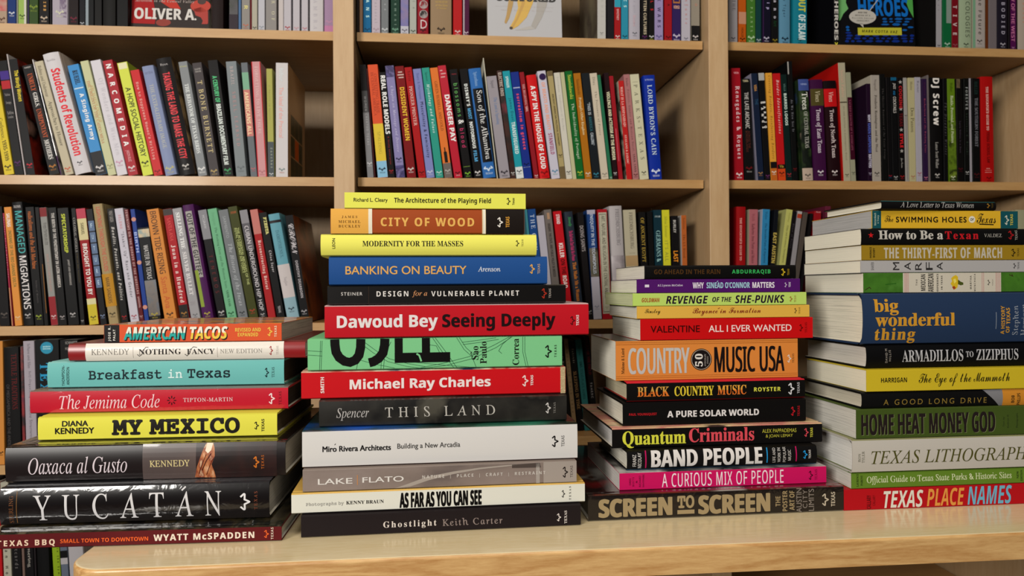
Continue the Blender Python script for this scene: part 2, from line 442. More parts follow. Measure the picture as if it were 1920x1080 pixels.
# ---------------------------------------------------------------- stacked books
def vplane(u, v, p0, d):         # where the line of sight u, v meets the vertical plane through p0 along d
    n = Vector((-d.y, d.x, 0)); r = ray(u, v); t = (p0 - CAMP).dot(n) / r.dot(n); return CAMP + r * t
def hor(u): return 540 - ROLL * (u - 960)
class Stack:
    def __init__(s, yaw, group, where): s.yaw, s.z, s.p, s.group, s.where, s.n = yaw, TZ, None, group, where, 0
    def book(s, xl, xr, tl, bl, tr, br, spine, label, prints=(), W=0.155, hard=False, front=None, back=None, page='#e9e4d4', bulge=0.0, dyaw=0.0, dd=0.0, name='book', stripes=0.35, T=None, inner=None):
        yb = (bl + br) / 2; xm = (xl + xr) / 2
        far = yb - hor(xm) > 150
        yaw = s.yaw + dyaw
        d = Vector((math.cos(yaw), math.sin(yaw), 0))
        if far and s.z < CAM_Z - 0.05:
            pm = at_z(xm, yb, s.z)
        else:
            pm = s.p.copy()
        n = Vector((-d.y, d.x, 0)); pm = pm + n * dd
        s.p = pm
        a = vplane(xl, bl, pm, d); b = vplane(xr, br, pm, d); at = vplane(xl, tl, pm, d); bt = vplane(xr, tr, pm, d)
        L = (b - a).dot(d); TT = max(0.006, (at.z + bt.z) / 2 - s.z)

        root = bpy.data.objects.new(name, None); C.objects.link(root)
        root.location = (a.x, a.y, s.z); root.rotation_euler = (0, 0, yaw)
        tag(root, label, 'book', s.group)
        cov, pg = book_body(root, L, TT, W, spine, front, back, hard, page, bulge, stripes, inner=inner)
        sheets = {}
        o = Vector((a.x, a.y, 0))
        def uv(x, y, ref=None):
            q = vplane(x, y, pm, d); return (q - o).dot(d), q.z
        za = (a.z + b.z) / 2; sl = (b.z - a.z) / L       # small tilt seen in the picture is taken out of the print's place
        for it in prints:
            role = it[0]
            if role not in sheets: sheets[role] = Sheet(L, TT, bulge)
            sh = sheets[role]; kind = it[1]
            def box(x0, x1, y0, y1):
                ua, zb = uv((x0 + x1) / 2, y1); _, zt = uv((x0 + x1) / 2, y0)
                u0 = uv(x0, (y0 + y1) / 2)[0]; u1 = uv(x1, (y0 + y1) / 2)[0]
                off = a.z + sl * ((u0 + u1) / 2)
                # the seen thickness is scaled onto the built one
                ht = (at.z - a.z) + ((bt.z - b.z) - (at.z - a.z)) * ((u0 + u1) / 2 / L)
                k = TT / max(ht, 1e-4)
                return u0, u1, (zb - off) * k, (zt - off) * k
            if kind == 'T':
                _, _, txt, st, col, x0, x1, y0, y1 = it[:9]
                rot = it[9] if len(it) > 9 else 0; c2 = it[10] if len(it) > 10 else None; lift = it[11] if len(it) > 11 else 0.00025
                u0, u1, v0, v1 = box(x0, x1, y0, y1)
                sh.text(txt, st, col, u0, u1, max(v0, .0004), min(v1, TT - .0004), rot, 5, lift, c2)
            elif kind == 'E':
                _, _, col, x0, x1, y0, y1 = it[:7]
                u0, u1, v0, v1 = box(x0, x1, y0, y1); sh.emblem(col, u0, u1, v0, v1)
            elif kind == 'B':
                _, _, col, x0, x1 = it[:5]
                u0 = max(uv(x0, yb)[0], 0.0003); u1 = min(uv(x1, yb)[0], L - .0003); sh.rect(col, u0, u1, 0.0003, TT - 0.0003, it[5] if len(it) > 5 else .00015)
            elif kind == 'X':
                _, _, col, x0, x1, y0, y1 = it[:7]
                u0, u1, v0, v1 = box(x0, x1, y0, y1); sh.rect(col, u0, u1, max(v0, .0003), min(v1, TT - .0003), it[7] if len(it) > 7 else 0.0002)
            elif kind == 'O':
                _, _, col, x, y, r = it[:6]
                u0, u1, v0, v1 = box(x - r, x + r, y - r, y + r); sh.disc(col, (u0 + u1) / 2, (v0 + v1) / 2, (u1 - u0) / 2, it[6] if len(it) > 6 else 0.0002, 40, (u1 - u0) / 2 * it[7] if len(it) > 7 else 0)
            elif kind == 'P':        # a line through picture points
                _, _, col, t, pts = it[:5]
                q = []
                for x, y in pts:
                    u0, u1, v0, v1 = box(x - 1, x + 1, y - 1, y + 1); q.append(((u0 + u1) / 2, min(max((v0 + v1) / 2, 0.0006), TT - 0.0006)))
                u0, u1, _, _ = box(pts[0][0], pts[0][0] + t, pts[0][1], pts[0][1] + 1)
                vs, fs = stroke(q, u1 - u0); sh.add(vs, fs, col, it[5] if len(it) > 5 else 0.0002)
            elif kind == 'G':        # a filled outline
                _, _, col, pts = it[:4]
                q = []
                for x, y in pts:
                    u0, u1, v0, v1 = box(x - 1, x + 1, y - 1, y + 1); q.append(((u0 + u1) / 2, min(max((v0 + v1) / 2, 0.0003), TT - 0.0003)))
                sh.add(q, [tuple(range(len(q)))], col, it[4] if len(it) > 4 else 0.0002)
        for role, sh in sheets.items():
            sh.build({'t': 'title_lettering', 'a': 'author_lettering', 'e': 'publisher_emblem_print', 'b': 'spine_pattern', 'o': 'subtitle_lettering'}[role], cov)
        s.z += TT + 0.0002
        s.n += 1
        return root
def EM(col, x0, x1, y0, y1, tcol=None, tx0=None, tx1=None, ty0=None, ty1=None, st='N', word='TEXAS'):
    r = [('e', 'E', col, x0, x1, y0, y1)]
    if tcol: r.append(('e', 'T', word, st, tcol, tx0, tx1, ty0, ty1, 90))
    return r
W_ = '#e8e4e0'; K_ = '#0d0b0b'
# ---- stack at the rounded corner of the table
s = Stack(math.radians(-1.3), 'books in the stack at the rounded table corner', '')
film = '#120e0f'
s.book(-28, 528, 1002, 1032, 983.4, 1015, '#5a1216', 'long maroon book at the bottom of the stack on the rounded table corner', [
    ('t', 'T', 'TEXAS BBQ', 'BH', '#e6c9ae', -6, 103, 1012.5, 1025.5), ('o', 'T', 'SMALL TOWN TO DOWNTOWN', 'B', '#e8622a', 113, 278, 1008.5, 1016),
    ('a', 'T', 'WYATT McSPADDEN', 'BH', '#e6d6c6', 288, 477, 999, 1011.5)] + EM('#e8642c', 495, 504.5, 993, 1008.5, '#d8c8b8', 508, 512.8, 988, 1011, 'B'),
    W=0.29, hard=True, front=picture(('#0c0a0a', '#141010', '#3a3220', '#0c1410', '#5a5040'), 14, 0.2, (3, 1, 1), 1.0), page='#e6e0d0')
s.book(2, 506, 916, 985, 899.5, 972.5, mat(film, 0.3, 1.0), 'thick black shrink-wrapped book with huge spaced white serif capitals', [
    ('t', 'T', 'YUCATAN', 'R:1.9', '#d4d2d4', 64, 416, 923, 971), ('t', 'P', '#d4d2d4', 3, [(342, 918), (349, 911)]),
    ('a', 'T', 'STERLING', 'R', '#7a4c2c', 20, 28, 930, 979, 90), ('a', 'X', '#8a6236', 33.6, 34.6, 922, 979)] + EM('#e4e2e4', 451, 471, 922, 956, '#8a4c34', 478, 484, 919, 954, 'R'),
    W=0.255, hard=True, bulge=0.0035, front=mat('#26262a', 0.25, 1.0), page='#b8b2a8')
s.book(12, 536, 840, 910, 824, 888, mat('#160d0e', 0.28, 0.6), 'thick glossy dark brown book with white italic title and a photograph of hands', [
    ('b', 'B', picture(('#4a3c3a', '#5a4a46', '#4e4240'), 9), 269, 369), ('b', 'B', picture(('#120808', '#2a1210', '#1a0c0c'), 30), 369, 520),
    ('b', 'G', picture(('#e8b890', '#c07848', '#8c3c20', '#f0d0a8'), 60, 0.4, (2, 1, 1)), [(366, 893), (371, 872), (377, 855), (383, 838), (388, 828), (400, 829), (403, 838), (404, 852), (398, 868), (403, 882), (405, 893)]),
    ('b', 'G', '#f4e6d0', [(386, 843), (389, 829), (400, 829), (397, 842), (391, 848)], .0003),
    ('b', 'P', '#3c140c', 1.6, [(380, 880), (388, 862), (397, 848)], .0003), ('b', 'P', '#5c1c10', 1.4, [(388, 888), (394, 872), (401, 857)], .0003), ('b', 'P', '#4c180c', 1.3, [(374, 886), (381, 866), (388, 850)], .0003),
    ('t', 'T', 'Oaxaca al Gusto', 'RI', '#dccfd6', 55, 240, 857, 889), ('a', 'T', 'KENNEDY', 'RM', '#d8c890', 282, 357, 861.5, 873.5)] + EM('#d87828', 476, 487.5, 852, 873.5, '#c86a20', 491, 496, 850, 875, 'S'),
    W=0.25, hard=True, bulge=0.0025, front=mat('#1a1212', 0.2, 1.0), page='#b0a89c')
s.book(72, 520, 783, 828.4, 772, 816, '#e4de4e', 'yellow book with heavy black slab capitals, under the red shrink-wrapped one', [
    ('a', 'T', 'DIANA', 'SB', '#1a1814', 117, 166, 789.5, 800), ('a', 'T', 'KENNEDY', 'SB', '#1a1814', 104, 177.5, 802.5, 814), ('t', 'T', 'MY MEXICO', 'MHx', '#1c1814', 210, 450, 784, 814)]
    + EM('#1c1a14', 477, 486, 789, 804, '#1c1a14', 490.6, 496, 784, 807.5, 'B'), W=0.235, hard=True, bulge=0.001, page='#5a4e3c', front='#d8d24a')  # page edges coloured dark for the shaded end
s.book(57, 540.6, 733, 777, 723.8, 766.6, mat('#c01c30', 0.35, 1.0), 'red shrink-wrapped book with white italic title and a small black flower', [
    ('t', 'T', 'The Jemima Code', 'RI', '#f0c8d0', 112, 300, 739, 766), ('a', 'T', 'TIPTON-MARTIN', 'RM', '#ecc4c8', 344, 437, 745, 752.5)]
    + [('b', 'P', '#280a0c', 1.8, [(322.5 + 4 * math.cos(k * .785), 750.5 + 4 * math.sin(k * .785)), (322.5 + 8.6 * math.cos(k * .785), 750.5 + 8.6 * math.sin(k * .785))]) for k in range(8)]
    + EM('#f0d8dc', 504, 516, 736, 757, '#5a1018', 523, 528, 733, 758, 'R'), W=0.25, hard=True, front=mat('#7a6a64', 0.3, 1.0), page='#3a3432', bulge=0.001)  # pages darkened: the end's shade sits in their colour
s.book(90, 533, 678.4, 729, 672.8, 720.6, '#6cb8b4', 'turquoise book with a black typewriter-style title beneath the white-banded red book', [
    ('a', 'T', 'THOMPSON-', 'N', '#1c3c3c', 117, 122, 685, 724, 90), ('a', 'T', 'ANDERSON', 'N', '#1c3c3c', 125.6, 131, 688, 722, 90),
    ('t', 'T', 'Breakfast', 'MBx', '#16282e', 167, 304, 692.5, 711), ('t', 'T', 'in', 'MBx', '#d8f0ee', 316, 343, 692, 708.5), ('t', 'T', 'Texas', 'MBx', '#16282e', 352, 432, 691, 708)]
    + EM('#10242a', 497, 505, 689, 707, '#16282e', 510, 515, 688, 707, 'R'), W=0.23, hard=True, bulge=0.0015, page='#4a423a', front='#8ac8c4')  # dark page tone stands in for shade at this end
s.book(130, 573, 644, 675, 638.8, 667, mat('#8c1418', 0.3, 0.8), 'dark red hardback with a white paper band around its spine, second from the top', [
    ('b', 'B', mat('#e6e0d6', .45, .5), 162, 533), ('a', 'T', 'KENNEDY', 'R', '#7a7670', 173, 244, 653, 663), ('a', 'X', '#a8a098', 251, 251.8, 650, 668), ('t', 'T', 'NOTHING', 'RB', '#2a2624', 262, 341, 652.5, 662), ('t', 'P', '#2a2624', 1.2, [(259, 662), (263, 665), (268, 662), (270, 655), (275, 650), (280, 650)]),
    ('t', 'T', 'FANCY', 'RB', '#2a2624', 352, 404, 652, 661), ('t', 'P', '#2a2624', 1.2, [(348, 661), (352, 664), (357, 660), (359, 653), (364, 649), (371, 650)]), ('o', 'X', '#a8a098', 408.5, 409.3, 650, 666), ('o', 'T', 'NEW EDITION', 'R', '#8a8680', 414, 493, 651.8, 659)]
    + EM('#a01820', 506, 513, 647, 662, '#a89894', 519, 523, 647, 661, 'R'), W=0.24, hard=True, bulge=0.003, page='#d8d0c0', front=mat('#701014', .3, .8))
s.book(195, 528, 608, 639, 606.5, 635.6, '#d8542c', 'orange paperback with a comic-style turquoise and cream title, topmost on the corner stack', [
    ('b', 'B', '#141012', 190, 224), ('a', 'T', 'JOSE R.', 'SB', '#e4e0d8', 203, 209, 611, 636, 90), ('a', 'T', 'PALAT', 'SB', '#e4e0d8', 212, 216.5, 616, 635, 90),
    ('t', 'T', 'AMERICAN', 'BIH', '#141414', 233.5, 351, 612.5, 635.5, 0, None, .0002), ('t', 'T', 'AMERICAN', 'BIH', '#28a8a0', 232, 349, 611.5, 633.5, 0, '#e8e8d8', .0004),
    ('t', 'T', 'TACOS', 'BIH', '#141414', 357.5, 428.5, 612.5, 634.5, 0, None, .0002), ('t', 'T', 'TACOS', 'BIH', '#ecc84c', 356, 427, 611.5, 632.5, 0, '#f0ead8', .0004),
    ('o', 'T', 'REVISED AND', 'B', '#f0c850', 441, 489, 614.3, 620.3), ('o', 'T', 'EXPANDED', 'B', '#f0c850', 446, 484, 622.2, 628.2)]
    + EM('#f0c850', 501.5, 511, 613, 628, '#f0e0c0', 514.5, 519, 611, 629, 'B'), W=0.21, page='#b8aea0',
    front=picture(('#1c1a18', '#e05a28', '#e8c040', '#e05a28', '#2a9088', '#c83020', '#e8e0d0'), 22, 0.35, (1, 2, 1), .4), stripes=0.5)

# ---- middle stack
s = Stack(math.radians(1.3), 'books in the tall middle stack', '')
s.group = 'books in the tall middle stack'
s.book(564.6, 1089, 966, 1008.6, 946, 986, '#2b2224', 'charcoal book with a small pale serif title, at the bottom of the middle stack', [
    ('t', 'T', 'Ghostlight', 'RB', '#d8cfc8', 718.7, 818.5, 975.5, 990.5), ('a', 'T', 'Keith Carter', 'RM', '#8a7c78', 829.5, 942, 970.3, 984)]
    + EM('#dcd4d0', 1044, 1052, 963, 978, '#dcd4d0', 1058, 1063, 958, 982, 'RB'), W=0.27, hard=True, page='#c8c0b0')
s.book(546.5, 1096.7, 926, 964.5, 904, 942, '#dcdcd2', 'thin white book with very heavy condensed black capitals in the middle stack', [
    ('a', 'T', 'Photographs by', 'M', '#8a8884', 573.6, 644.5, 941.5, 949), ('a', 'T', 'KENNY BRAUN', 'RB', '#1c1a18', 649, 719.6, 938, 944.5),
    ('t', 'T', 'AS FAR AS YOU CAN SEE', 'BUx', '#0c0a0a', 749, 903, 920.8, 949.5)] + EM('#141212', 1053, 1059.6, 918.7, 933, '#141212', 1067, 1070.6, 911.5, 937, 'RB'),
    W=0.28, hard=True, front=picture(('#d8a850', '#e0b860', '#c89840'), 4), page='#c8c0b0')
s.book(567.6, 1081, 880.5, 923, 865, 903.5, picture(('#7a6c66', '#8c7e78', '#83756e', '#6c605c'), 10, 0.4, (1, 1, 2), .2), 'grey-brown concrete-textured book with thin wide white capitals', [
    ('b', 'G', '#a49a92', [(740, 915.5), (762, 908), (800, 894), (850, 884), (900, 877), (950, 872.5), (985, 870.5), (950, 875), (900, 880), (850, 889), (805, 900), (770, 912)]),
    ('b', 'G', '#4e4440', [(960, 872), (1012, 868.5), (1014, 877), (960, 878)]), ('b', 'X', '#a39b95', 1005, 1012, 869, 906), ('b', 'X', '#a0968f', 1019, 1081, 866, 905, .00018),
    ('t', 'T', 'LAKE', 'SMx', '#dcd8d4', 596, 661, 896.4, 907.3), ('b', 'X', '#c88850', 669.6, 670.8, 890, 909), ('t', 'T', 'FLATO', 'SMx', '#dcd8d4', 679.5, 757, 893.2, 903.6),
    ('o', 'T', 'NATURE  |  PLACE  |  CRAFT  |  RESTRAINT', 'B', '#c8c2bc', 791.8, 1022.5, 887.4, 895)] + EM('#1c1614', 1054.6, 1065, 875.6, 896, '#4a403c', 1069, 1074, 874, 895.5, 'S'),
    W=0.25, hard=False, page='#c8c0b0', front='#8a7c74')
s.book(567, 1082.7, 807, 876.5, 793, 862, '#d6d4d2', 'thickest white book in the middle stack, blue corner showing on its front cover', [
    ('a', 'T', 'Miro Rivera Architects', 'SB', '#1a1818', 604.7, 733, 834, 844.7), ('a', 'P', '#1a1818', 1.2, [(627.5, 833.3), (629.5, 831)]), ('t', 'T', 'Building a New Arcadia', 'SM', '#4a4846', 744.9, 862.7, 829.5, 842),
    ] + EM('#100e0e', 1034, 1047, 817, 839, '#4a4846', 1052, 1058, 817, 838, 'S'),
    W=0.27, hard=True, bulge=0.001, page='#c8c0b0', front=picture(('#1850b0', '#1c58c0', '#143c40', '#0c1c14', '#2a7a60', '#102018'), 5, .3, (1, 1, 1), .6), back=mat('#5a2028', .3, .4))
s.book(598.5, 1062.5, 750.5, 800, 740, 790, picture(('#141312', '#1e1c1a', '#2a2824', '#141312', '#4a473e'), 12, 0.35, (1, 1, 1), .5), 'mottled black book with pale spaced serif capitals below a red book', [
    ('a', 'T', 'Spencer', 'RI', '#b8b4b0', 631, 692, 764, 787), ('t', 'T', 'THIS LAND', 'R:1.7', '#c0bcb4', 722, 928, 761, 780)] + EM('#d0ccc8', 1022.5, 1032.7, 755, 776, '#9a9690', 1037.5, 1041.5, 755, 775.5, 'R'),
    W=0.27, hard=True, page='#b89c70', bulge=0.001)
s.book(565, 1060.5, 696.5, 749, 687.3, 737.8, '#c8101a', 'bright red book with a heavy white sans title and tan cloth showing at its end', [
    ('b', 'B', picture(('#c8b48c', '#a8946c', '#d8c8a4'), 400, .8, (1, 1, 1), 0), 1051, 1061), ('a', 'T', 'SMITH', 'BH', '#ecdcd8', 601, 608, 707, 737, 90), ('t', 'T', 'Michael Ray Charles', 'BHx', '#ecdedc', 655.6, 920, 708, 732.9)]
    + EM('#ecd8d4', 979, 991, 703.5, 725, '#ecdcd8', 994.8, 999.7, 703.5, 723, 'BH'), W=0.26, hard=True, page='#c8b890', front=picture(('#d8c8a0', '#c03030', '#e8e0c0', '#304060'), 16))
g = '#2c5c40'
s.book(577, 1054, 634, 693, 631, 687, '#7cc68c', 'mint green book with map lines and huge cropped black letters', [
    ('b', 'P', g, 0.8, [(577, 663), (604, 665)]), ('b', 'P', g, 0.8, [(577, 655), (603, 657)]), ('b', 'P', g, 0.8, [(601, 637), (599, 692)]), ('b', 'P', g, 0.8, [(604, 637), (602, 692)]),
    ('b', 'P', g, 0.8, [(681, 646), (700, 660), (727, 676), (762, 685), (795, 690)]), ('b', 'P', g, 0.8, [(683, 640), (705, 656), (730, 671), (765, 680), (798, 686)]),
    ('b', 'P', g, 0.8, [(668, 692), (672, 672), (700, 680), (740, 688)]), ('b', 'P', g, 0.8, [(714, 690), (716, 662), (728, 640)]), ('b', 'P', g, 0.8, [(719, 690), (721, 664), (733, 640)]),
    ('b', 'P', g, 0.8, [(811, 633), (830, 660), (851, 690)]), ('b', 'P', g, 0.8, [(816, 633), (835, 658), (857, 690)]), ('b', 'P', g, 0.8, [(856, 633), (870, 655), (885, 668), (893, 690)]),
    ('b', 'P', g, 0.8, [(861, 633), (874, 652), (889, 665)]), ('b', 'P', g, 0.8, [(780, 690), (830, 680), (880, 668), (925, 648), (955, 632)]), ('b', 'P', g, 0.8, [(785, 692), (835, 684), (885, 672), (930, 652), (960, 632)]),
    ('b', 'P', g, 0.8, [(795, 654), (806, 646), (818, 648), (824, 660)]), ('b', 'P', g, 0.8, [(866, 642), (900, 638), (930, 634)]), ('b', 'P', g, 0.8, [(868, 646), (902, 642), (935, 637)]),
    ('b', 'P', g, 0.8, [(958, 632), (942, 646), (935, 658), (941, 663)]), ('b', 'P', g, 0.8, [(984, 632), (984, 660), (990, 686)]), ('b', 'P', g, 0.8, [(980, 632), (980, 660), (986, 686)]),
    ('b', 'P', g, 0.8, [(760, 676), (840, 684), (895, 690)]),
    ('t', 'P', K_, 17, [(627.5, 632), (628, 645), (630, 658), (636, 668), (646, 675), (656, 677), (666, 673), (673, 664), (676, 650), (676.5, 632)], .0003),
    ('t', 'P', K_, 17, [(721.5, 632), (721, 646), (718, 660), (710, 670), (700, 676), (692, 678)], .0003),
    ('t', 'X', K_, 740, 755, 632, 678, .0003), ('t', 'X', K_, 740, 844, 660, 678, .00032), ('t', 'X', K_, 791, 806, 632, 661, .00034),
    ('t', 'P', '#7cc68c', 3.2, [(781, 662), (786, 665), (790, 676)], .0004),
    ('o', 'T', 'Sao', 'RB', '#14140f', 884, 897, 649, 674, 90), ('o', 'P', '#14140f', 1.2, [(884.5, 659), (882.5, 662), (884.5, 665)], .0003), ('o', 'T', 'Paulo', 'RB', '#14140f', 900, 912.5, 641, 681, 90), ('a', 'T', 'Correa', 'RB', '#14140f', 960.7, 973, 636, 684, 90)]
    + EM('#101410', 1021.6, 1034.7, 648, 671.4, '#14140f', 1039.4, 1043.5, 648, 670, 'B'), W=0.26, hard=True, page='#c8c0b0')
s.book(609, 1103.6, 571, 634.5, 569.5, 628.5, '#bc1422', 'longest red book in the middle stack, white and black heavy sans title', [
    ('a', 'T', 'Dawoud Bey', 'BH', '#e4dcdc', 631.7, 821, 588.8, 620.7), ('t', 'T', 'Seeing Deeply', 'BH', '#1e0e10', 829, 1041, 587, 620)]
    + EM('#4a0c12', 1068.6, 1078, 593.5, 610, '#e4dcdc', 1080, 1085, 591.5, 611, 'B'), W=0.28, hard=True, bulge=0.001, page='#d8d0c4', front='#c8a8a8', T=.0392)
s.book(614, 1061, 536, 571, 533, 568.5, mat('#100e0e', 0.25, 0.7), 'glossy black book with white capitals and a tan italic word above the longest red book', [
    ('a', 'T', 'STEINER', 'SM', '#d0ccc8', 639.6, 679.5, 547.6, 553.6), ('a', 'X', '#3a2c24', 691, 691.8, 537, 568), ('t', 'T', 'DESIGN', 'B:1.35', '#dedad6', 706, 765.7, 545.6, 555.4), ('t', 'T', 'for a', 'RI', '#d89868', 773, 801, 544.8, 557),
    ('t', 'T', 'VULNERABLE PLANET', 'B:1.35', '#dedad6', 808.6, 973.3, 545.2, 554.8)] + EM('#a83020', 1015.5, 1025.5, 540.5, 560, '#b8b0a8', 1029, 1033, 541, 559, 'S'),
    W=0.25, hard=True, page='#c8c0b0', front=mat('#1c1c1a', .2, .8), T=.0225)
s.book(617, 1026, 480.5, 533, 481, 532, '#1e4c8c', 'blue book with thin light orange capitals in the middle stack', [
    ('t', 'T', 'BANKING ON BEAUTY', 'SM', '#dca85c', 648, 874.5, 498, 513), ('a', 'T', 'Arenson', 'RM', '#d4dce8', 896, 938, 499.5, 508.6)]
    + EM('#e0a850', 992.5, 1002.6, 495.5, 513, '#d0b080', 1007.5, 1012, 495, 513, 'S'), W=0.2, hard=True, bulge=0.002, page='#d8d0c0', T=.0325)
s.book(602, 1005.5, 440, 481, 438, 480.3, '#e8e464', 'wider yellow book with a serif title in small black capitals, under the rust-coloured one', [
    ('a', 'T', 'LEON', 'SM', '#3a3820', 623.5, 629, 448, 467, 90), ('t', 'T', 'MODERNITY FOR THE MASSES', 'RB', '#2c2a1c', 680, 868, 452, 462.5)]
    + EM('#1c1a10', 966, 973, 450, 462, '#5a5830', 977, 980.5, 448, 462, 'R'), W=0.2, hard=True, bulge=0.004, page='#e0dac8')

s.book(620, 983, 391.5, 438.5, 392, 438.5, '#a04820', 'rust-coloured book with yellow and black end bands and orange capitals', [
    ('b', 'B', '#e4aa4c', 619, 691), ('b', 'B', '#e8e0cc', 691, 698), ('b', 'B', '#d8c49c', 904, 911), ('b', 'B', '#e8e4d4', 906, 910, .0002), ('b', 'B', '#1c1613', 911, 984),
    ('a', 'T', 'JAMES', 'RB', '#6a4418', 641, 670, 405, 410), ('a', 'T', 'MICHAEL', 'RB', '#6a4418', 635, 676, 413.6, 418.7), ('a', 'T', 'BUCKLEY', 'RB', '#6a4418', 635, 676, 422, 427),
    ('t', 'T', 'CITY OF WOOD', 'BH:1.25', '#e4b05c', 714, 889, 408.3, 424.6)] + EM('#e8e4dc', 932, 943, 407, 426, '#d89c3c', 948, 955, 406, 426, 'B'),
    W=0.16, hard=True, bulge=0.0015, page='#e0dac8')
s.book(646, 985.7, 359.5, 388.5, 364, 392, '#e4e45c', 'slim yellow paperback with black sans lettering, topmost in the middle stack', [
    ('a', 'T', 'Richard L. Cleary', 'SM', '#2a2a18', 663, 726.7, 370, 379), ('t', 'T', 'The Architecture of the Playing Field', 'B', '#1c1c12', 739, 920.4, 370.5, 382.5)]
    + EM('#1c1c12', 949.6, 957.3, 371, 384, '#2a2a18', 960.5, 964.5, 371.5, 384, 'B', 'Texas'), W=0.16, hard=False, page='#e0dac8')

# ---- stack of music books
s = Stack(math.radians(0.8), 'books around the thick orange spine', '')
s.group = 'books in the stack around the thick orange spine'
gold = '#a08c68'
s.book(1103, 1582, 929, 979, 909, 957.5, mat('#191414', 0.3, 0.9), 'black shrink-wrapped book with giant tan block capitals, lowest under the pink book', [
    ('t', 'T', 'SCREEN', 'BUx', gold, 1122, 1260.6, 934, 969), ('t', 'T', 'TO', 'MHx', gold, 1269.7, 1301.7, 928.8, 953), ('t', 'X', gold, 1270, 1302, 956, 963.5), ('t', 'T', 'SCREEN', 'BUx', gold, 1309, 1444, 926, 961.7),
    ('o', 'T', 'THE', 'B', gold, 1454, 1463, 930, 949, 90), ('o', 'T', 'POSTER', 'B', gold, 1467, 1476, 919.5, 958, 90), ('o', 'T', 'ART OF', 'B', gold, 1480, 1489.5, 919.5, 956, 90),
    ('o', 'T', 'AUSTIN', 'S', '#8a8078', 1493, 1503, 915, 960, 90), ('o', 'T', 'CITY', 'S', '#8a8078', 1505, 1513.5, 918, 952, 90), ('o', 'T', 'LIMITS', 'S', '#8a8078', 1516, 1526, 916, 957, 90)]
    + EM('#c0b4a0', 1541, 1554, 924.4, 948, '#c0b4a0', 1558, 1565.6, 921.4, 948.6, 'B'), W=0.28, hard=True, front=picture(('#140c0c', '#3a1012', '#1a1414', '#6a1418', '#241c1c', '#8a8884'), 9, .2, (1, 1, 1), 1.0), page='#a8a094')
s.book(1162, 1549.4, 886, 919, 875, 906, '#c8125c', 'hot pink book with tall thin white capitals', [
    ('a', 'T', 'GREG', 'S', '#5a0828', 1179.5, 1183, 896, 909, 90), ('a', 'T', 'BEETS', 'S', '#5a0828', 1185.5, 1189, 894, 911, 90), ('a', 'T', '&', 'S', '#5a0828', 1192, 1195, 900, 905, 90), ('a', 'T', 'RICHARD', 'S', '#5a0828', 1198, 1201.5, 891, 912, 90), ('a', 'T', 'WHYMARK', 'S', '#5a0828', 1204.5, 1208, 888, 913, 90),
    ('t', 'T', 'A CURIOUS MIX OF PEOPLE', 'N:1.15', '#f0dce4', 1241, 1469, 884, 909.5)] + EM('#4a0820', 1516, 1524.4, 883.3, 900.5, '#5a0828', 1527.5, 1532, 881, 900.5, 'R'),
    W=0.19, front=picture(('#101010', '#c8c4c0', '#1c1a1a', '#8c8884'), 14), page='#d0cac4')
s.book(1175, 1530, 844, 880, 834, 873, '#121112', 'black book with big white capitals between thin pink and blue rules', [
    ('a', 'T', 'FRANZ', 'N', '#d8d4d0', 1185, 1191.7, 851, 872, 90), ('a', 'T', 'NICOLAY', 'N', '#d8d4d0', 1194.7, 1201.4, 847.8, 875, 90), ('a', 'X', '#c0185c', 1208.6, 1210.8, 844, 875),
    ('t', 'T', 'BAND PEOPLE', 'BC', '#dcd8d6', 1219.7, 1427.8, 840.5, 872), ('o', 'X', '#2090d0', 1435.6, 1437.6, 839, 868),
    ('o', 'T', 'LIFE AND', 'N', '#c8c4c0', 1446.7, 1452, 839.5, 867.5, 90), ('o', 'T', 'WORK IN', 'N', '#c8c4c0', 1456, 1461.5, 839.5, 867, 90), ('o', 'T', 'POPULAR', 'N', '#c8c4c0', 1466, 1471.5, 838, 867, 90), ('o', 'T', 'MUSIC', 'N', '#c8c4c0', 1475.5, 1481, 843, 864, 90),
    ('o', 'X', '#c0185c', 1490, 1492, 837, 866)] + EM('#2498dc', 1503.6, 1512, 844.4, 861, '#c8c4c0', 1514, 1518, 843.5, 860.5, 'B'), W=0.155, hard=True, bulge=.003, page='#e6e0d0', back='#2880b8', front='#17130f')
s.book(1148, 1541.7, 803, 842, 792.5, 829.7, '#100e0e', 'black hardback with lime and coral fat serif title, cream cover edge', [
    ('t', 'T', 'Quantum', 'RH', '#d4d444', 1167, 1286, 807, 840), ('t', 'T', 'Criminals', 'RH', '#d84c58', 1291.7, 1414, 801.4, 827.8),
    ('a', 'T', 'ALEX PAPPADEMAS', 'S', '#b8b440', 1429, 1493, 803.8, 811), ('a', 'T', '& JOAN LEMAY', 'S', '#b8b440', 1435.6, 1486.4, 814, 821.4)] + EM('#d84c58', 1507.8, 1516, 802.8, 819, '#c8c444', 1519, 1523.8, 802, 820, 'B'),
    W=0.2, hard=True, front=picture(('#d8a878', '#d8b088', '#c87870', '#e0c090', '#3a2420'), 12, .4, (1, 3, 1)), page='#dcd8d4')
s.book(1168, 1511, 754, 798.5, 747.5, 791, '#0f0d0e', 'black book with small red and white spaced capitals', [
    ('a', 'T', 'PAUL YOUNGQUIST', 'B', '#b81c24', 1179.4, 1231.4, 773.6, 779.2), ('t', 'T', 'A PURE SOLAR WORLD', 'BH', '#dcd8d8', 1251, 1423, 768.3, 780.5)]
    + EM('#c01c28', 1482.8, 1491, 763, 780.5, '#a01820', 1495, 1499.4, 761.5, 781, 'B'), W=0.15, hard=True, page='#e8e2d0')
